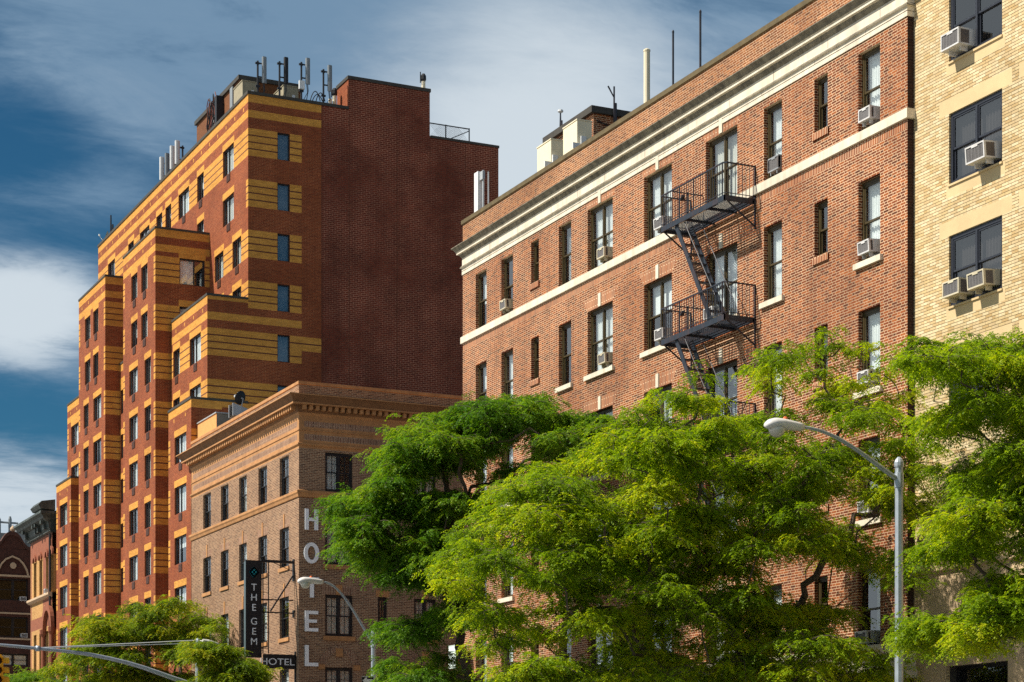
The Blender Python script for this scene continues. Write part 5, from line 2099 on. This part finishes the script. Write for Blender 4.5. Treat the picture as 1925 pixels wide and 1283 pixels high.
def tree(label, foot, fork_z, polys, holes, seed, mat, npads, depth, pad_r, twigs, fr_len, pairs, ll, lw, spacing=.75, limbs=(), cat_group=None, tint_shift=0.0, xmax=29.3, frk=9, inset=.62, sprays=()):
    """street tree. polys: outline of the crown as surveyed, placed at the depth of the tree and given a depth of its own"""
    rnd = random.Random(seed)
    rng = np.random.default_rng(seed)
    fx, fy = foot
    t = thing('tree', label, 'tree', (fx, fy, .14), cat_group)
    F0 = SN * fx + CS * fy
    pads = []
    tries = 0
    us = [p[0] for q in polys for p in q]
    vs = [p[1] for q in polys for p in q]
    while len(pads) < npads and tries < 60000:
        tries += 1
        u, v = rnd.uniform(min(us), max(us)), rnd.uniform(min(vs), max(vs))
        if not any(inpoly(u, v, q) for q in polys): continue
        F = F0 + rnd.uniform(-depth, depth)
        r = pad_r * rnd.uniform(.7, 1.3)
        rp = r / F * FP * inset
        if not all(any(inpoly(u + a_, v + b_, q) for q in polys) for a_, b_ in ((rp, 0), (-rp, 0), (0, -rp * .7))): continue
        rq = r / F * FP * .55
        if any((u - h[0]) ** 2 / (h[2] + rq) ** 2 + (v - h[1]) ** 2 / (h[3] + rq * .5) ** 2 < 1 for h in holes): continue
        p = at(u, v, F)
        if p.x > xmax: continue
        if any((p - c).length < spacing * (r + rr) / 2 * 1.0 for c, rr in pads): continue
        pads.append((p, r))
    for (u, v, r) in sprays:
        pads.append((at(u, v, F0 + rnd.uniform(-1.6, .6)), r))
    # limbs
    mb = MB()
    fork = Vector((fx, fy, fork_z))
    mb.tube([(fx, fy, .1), (fx + .05, fy, fork_z * .5), tuple(fork)], [.24, .19, .16], 9)
    # branching: every foliage pad grows from the nearest wood already standing
    order = sorted(range(len(pads)), key=lambda i: (pads[i][0] - fork).length)
    nodes = [(fork, -1, 0.0)]
    for i in order:
        p = pads[i][0] - Vector((0, 0, .06))
        best, bc = 0, 1e9
        for j, (q, par, ln) in enumerate(nodes):
            c = (p - q).length + .18 * ln + (.8 if p.z < q.z - .3 else 0)
            if c < bc:
                best, bc = j, c
        nodes.append((p, best, nodes[best][2] + (p - nodes[best][0]).length))
    cnt = [1] * len(nodes)
    for j in range(len(nodes) - 1, 0, -1):
        cnt[nodes[j][1]] += cnt[j]
    for j in range(1, len(nodes)):
        p, par, _ = nodes[j]
        q = nodes[par][0]
        L = (p - q).length
        w = .09 * L
        r1 = min(.15, .0125 * cnt[j] ** .52)
        r0_ = min(.15, .0125 * max(cnt[j], min(cnt[par] - 1, cnt[j] * 1.6)) ** .52)
        pts = [q]
        for f in (.25, .5, .75):
            pts.append(q.lerp(p, f) + Vector((rnd.gauss(0, w), rnd.gauss(0, w), rnd.gauss(0, w) + .10 * L * math.sin(math.pi * f))))
        pts.append(p)
        mb.tube([tuple(x) for x in pts], [r0_ + (r1 - r0_) * f for f in (0, .25, .5, .75, 1)], 5 if r1 < .03 else 7)
    for pts, r0 in limbs:
        n = len(pts)
        mb.tube([tuple(p) for p in pts], [r0 * (1 - .75 * i / (n - 1)) for i in range(n)], 6)
    # twigs with fronds
    P, D, Lq, Tq = [], [], [], []
    for (p, r) in pads:
        thin = r < pad_r * .69
        pt_ = rnd.uniform(.18, .82) + tint_shift
        nt = int(twigs * (r / pad_r) ** 2 * rnd.uniform(.8, 1.2) * (.62 if thin else 1))
        for _ in range(nt):
            az = rnd.uniform(0, 2 * math.pi)
            el = rnd.gauss(.12, .22)
            d = Vector((math.cos(az) * math.cos(el), math.sin(az) * math.cos(el), math.sin(el)))
            st0 = p + Vector((rnd.gauss(0, .30), rnd.gauss(0, .30), rnd.gauss(0, .11))) * r
            L = r * rnd.uniform(.45, 1.25)
            lift, fall = rnd.uniform(.15, .40), rnd.uniform(.35, .85)
            cur = []
            for i in range(5):
                f = i / 4
                cur.append(st0 + d * (L * f) + Vector((0, 0, L * (lift * f - fall * f * f))))
            if rnd.random() < .5:
                mb.tube([tuple(q) for q in cur], [.010, .009, .007, .005, .003], 4)
            sd = d.cross(Vector((0, 0, 1))).normalized()
            for i in range(frk):
                f = rnd.uniform(.12, 1.0)
                q = st0 + d * (L * f) + Vector((0, 0, L * (lift * f - fall * f * f)))
                s = 1 if i % 2 else -1
                fd = d * rnd.uniform(.3, 1.0) + sd * s * rnd.uniform(.2, 1.0) + Vector((0, 0, rnd.uniform(-.25, .35)))
                fd.normalize()
                P.append(tuple(q))
                D.append(tuple(fd))
                Lq.append(fr_len * rnd.uniform(.7, 1.3))
                Tq.append(min(1, max(0, pt_ + rnd.gauss(0, .20))))
    mb.build('trunk', 'bark', t)
    leaf_mesh('crown', np.array(P), np.array(D), np.array(Lq), np.array(Tq), mat, t, rng, pairs, ll, lw)
    return t


big_poly = [(790, 1075), (850, 1000), (905, 955), (960, 890), (1040, 850), (1110, 825), (1180, 770), (1235, 720), (1300, 700), (1390, 690), (1440, 665), (1490, 640),
            (1530, 700), (1600, 740), (1655, 770), (1700, 790), (1745, 810), (1765, 880), (1755, 980), (1720, 1110), (1700, 1290), (1300, 1310), (900, 1310), (850, 1230), (880, 1140), (820, 1120)]
big_holes = [(866, 1236, 16, 30), (1600, 690, 38, 34), (1475, 1075, 38, 42), (1150, 905, 30, 16), (1195, 745, 22, 14), (1650, 815, 30, 18), (1590, 960, 30, 26), (1130, 1225, 16, 26), (1640, 1130, 44, 42), (1400, 730, 30, 20), (1560, 800, 26, 18),
             (1655, 1010, 30, 26), (1545, 690, 12, 20), (1235, 760, 22, 22), (1320, 930, 18, 12), (1010, 1060, 18, 10), (1390, 850, 16, 10), (1180, 1120, 16, 12), (1560, 1100, 40, 34), (1690, 720, 30, 30), (1500, 740, 20, 14)]
tree('large honey locust with bright yellow green foliage filling the foreground centre', (25.4, 41.0), 5.2, [big_poly], big_holes, 5, 'leaf_yellow', 300, 3.2, .64, 34, .23, 5, .070, .027, .62, frk=9, inset=.40,
     sprays=[(1545, 625, .42), (1580, 650, .45), (1500, 655, .40), (1620, 650, .38), (1660, 700, .42), (1690, 745, .45), (1530, 700, .48), (1605, 720, .45), (1450, 690, .45), (1400, 700, .42), (1320, 705, .42), (1250, 735, .40), (1195, 770, .38), (1225, 755, .36), (1640, 760, .48), (1700, 800, .42), (1560, 760, .48), (1715, 830, .4), (1735, 790, .4), (1750, 850, .42), (1745, 930, .42), (1720, 880, .45), (1690, 860, .42)])
grn_poly = [(612, 936), (640, 916), (700, 915), (705, 860), (745, 800), (800, 768), (850, 770), (900, 745), (985, 733), (1030, 760), (1075, 782), (1130, 765), (1190, 785), (1175, 830), (1090, 850), (1000, 880), (930, 930), (890, 990),
            (850, 1060), (800, 1120), (760, 1180), (700, 1240), (690, 1180), (740, 1090), (680, 1070), (650, 1040), (632, 985)]
grn_low = [(735, 1050), (900, 1010), (900, 1300), (680, 1300), (700, 1220), (730, 1150)]
grn_holes = [(866, 1236, 12, 26), (582, 985, 44, 46), (985, 838, 30, 22), (880, 905, 22, 18), (800, 905, 14, 20), (745, 990, 22, 18), (800, 1125, 34, 22), (770, 1225, 40, 18), (830, 1200, 24, 22), (720, 1120, 18, 14), (930, 870, 14, 16)]
tree('deep green honey locust beside the hotel corner, darker than the big tree', (25.6, 57.0), 5.6, [grn_poly, grn_low], grn_holes, 9, 'leaf_green', 210, 3.0, .68, 42, .25, 5, .080, .031, .64, frk=9, inset=.6)
rgt = [[(1705, 650), (1760, 635), (1820, 650), (1850, 618), (1900, 640), (1960, 620), (2060, 700), (2060, 735), (1900, 715), (1800, 690), (1740, 700), (1700, 680)],
       [(1730, 790), (1800, 745), (1880, 730), (2060, 740), (2060, 800), (1900, 800), (1850, 800), (1780, 830)],
       [(1790, 900), (1850, 850), (1960, 800), (2060, 800), (2060, 1060), (1900, 1040), (1800, 1030), (1740, 1060), (1760, 990)],
       [(1690, 1200), (1720, 1160), (1800, 1120), (1900, 1070), (2060, 1060), (2060, 1200), (1900, 1190), (1820, 1215), (1740, 1220)], [(1700, 820), (1760, 810), (1770, 870), (1720, 900)]]
rgt_holes = [(1790, 1085, 50, 26), (1880, 1000, 24, 12), (1850, 780, 14, 8)]
tree('honey locust reaching in layered sprays from the right edge over the yellow building', (25.6, 30.0), 5.0, rgt, rgt_holes, 21, 'leaf_yellow', 170, 2.4, .52, 42, .21, 5, .062, .024, .66, tint_shift=-.06, frk=9, inset=.35)
lft = [(95, 1235), (135, 1190), (190, 1150), (240, 1128), (300, 1118), (360, 1130), (405, 1150), (420, 1190), (400, 1240), (400, 1310), (60, 1310), (70, 1270)]
tree('rounded mid green street tree behind the signal mast arm', (25.4, 98.8), 5.0, [lft], [(300, 1245, 26, 14), (380, 1260, 20, 16), (330, 1160, 10, 8)], 33, 'leaf_mid', 110, 3.2, .78, 32, .30, 5, .100, .038, .70, frk=8, inset=.5)
low = [(340, 1235), (375, 1200), (420, 1195), (452, 1228), (485, 1250), (512, 1268), (512, 1310), (335, 1310)]
tree('small green tree overlapping the foot of the black blade sign', (25.8, 82.0), 4.6, [low, [(395, 1165), (425, 1160), (430, 1200), (400, 1205)]], [(365, 1262, 12, 14)], 41, 'leaf_mid', 66, 2.0, .58, 32, .27, 5, .088, .034, .70, frk=8, inset=.5)
bsh = [(12, 1280), (30, 1258), (60, 1250), (90, 1262), (120, 1285), (120, 1315), (5, 1315)]
tree('bright green treetop at the lower left corner beyond the traffic signal', (25.8, 125.0), 4.6, [bsh], [], 47, 'leaf_green', 26, 2.6, 1.0, 44, .30, 4, .10, .040, .74, frk=8)
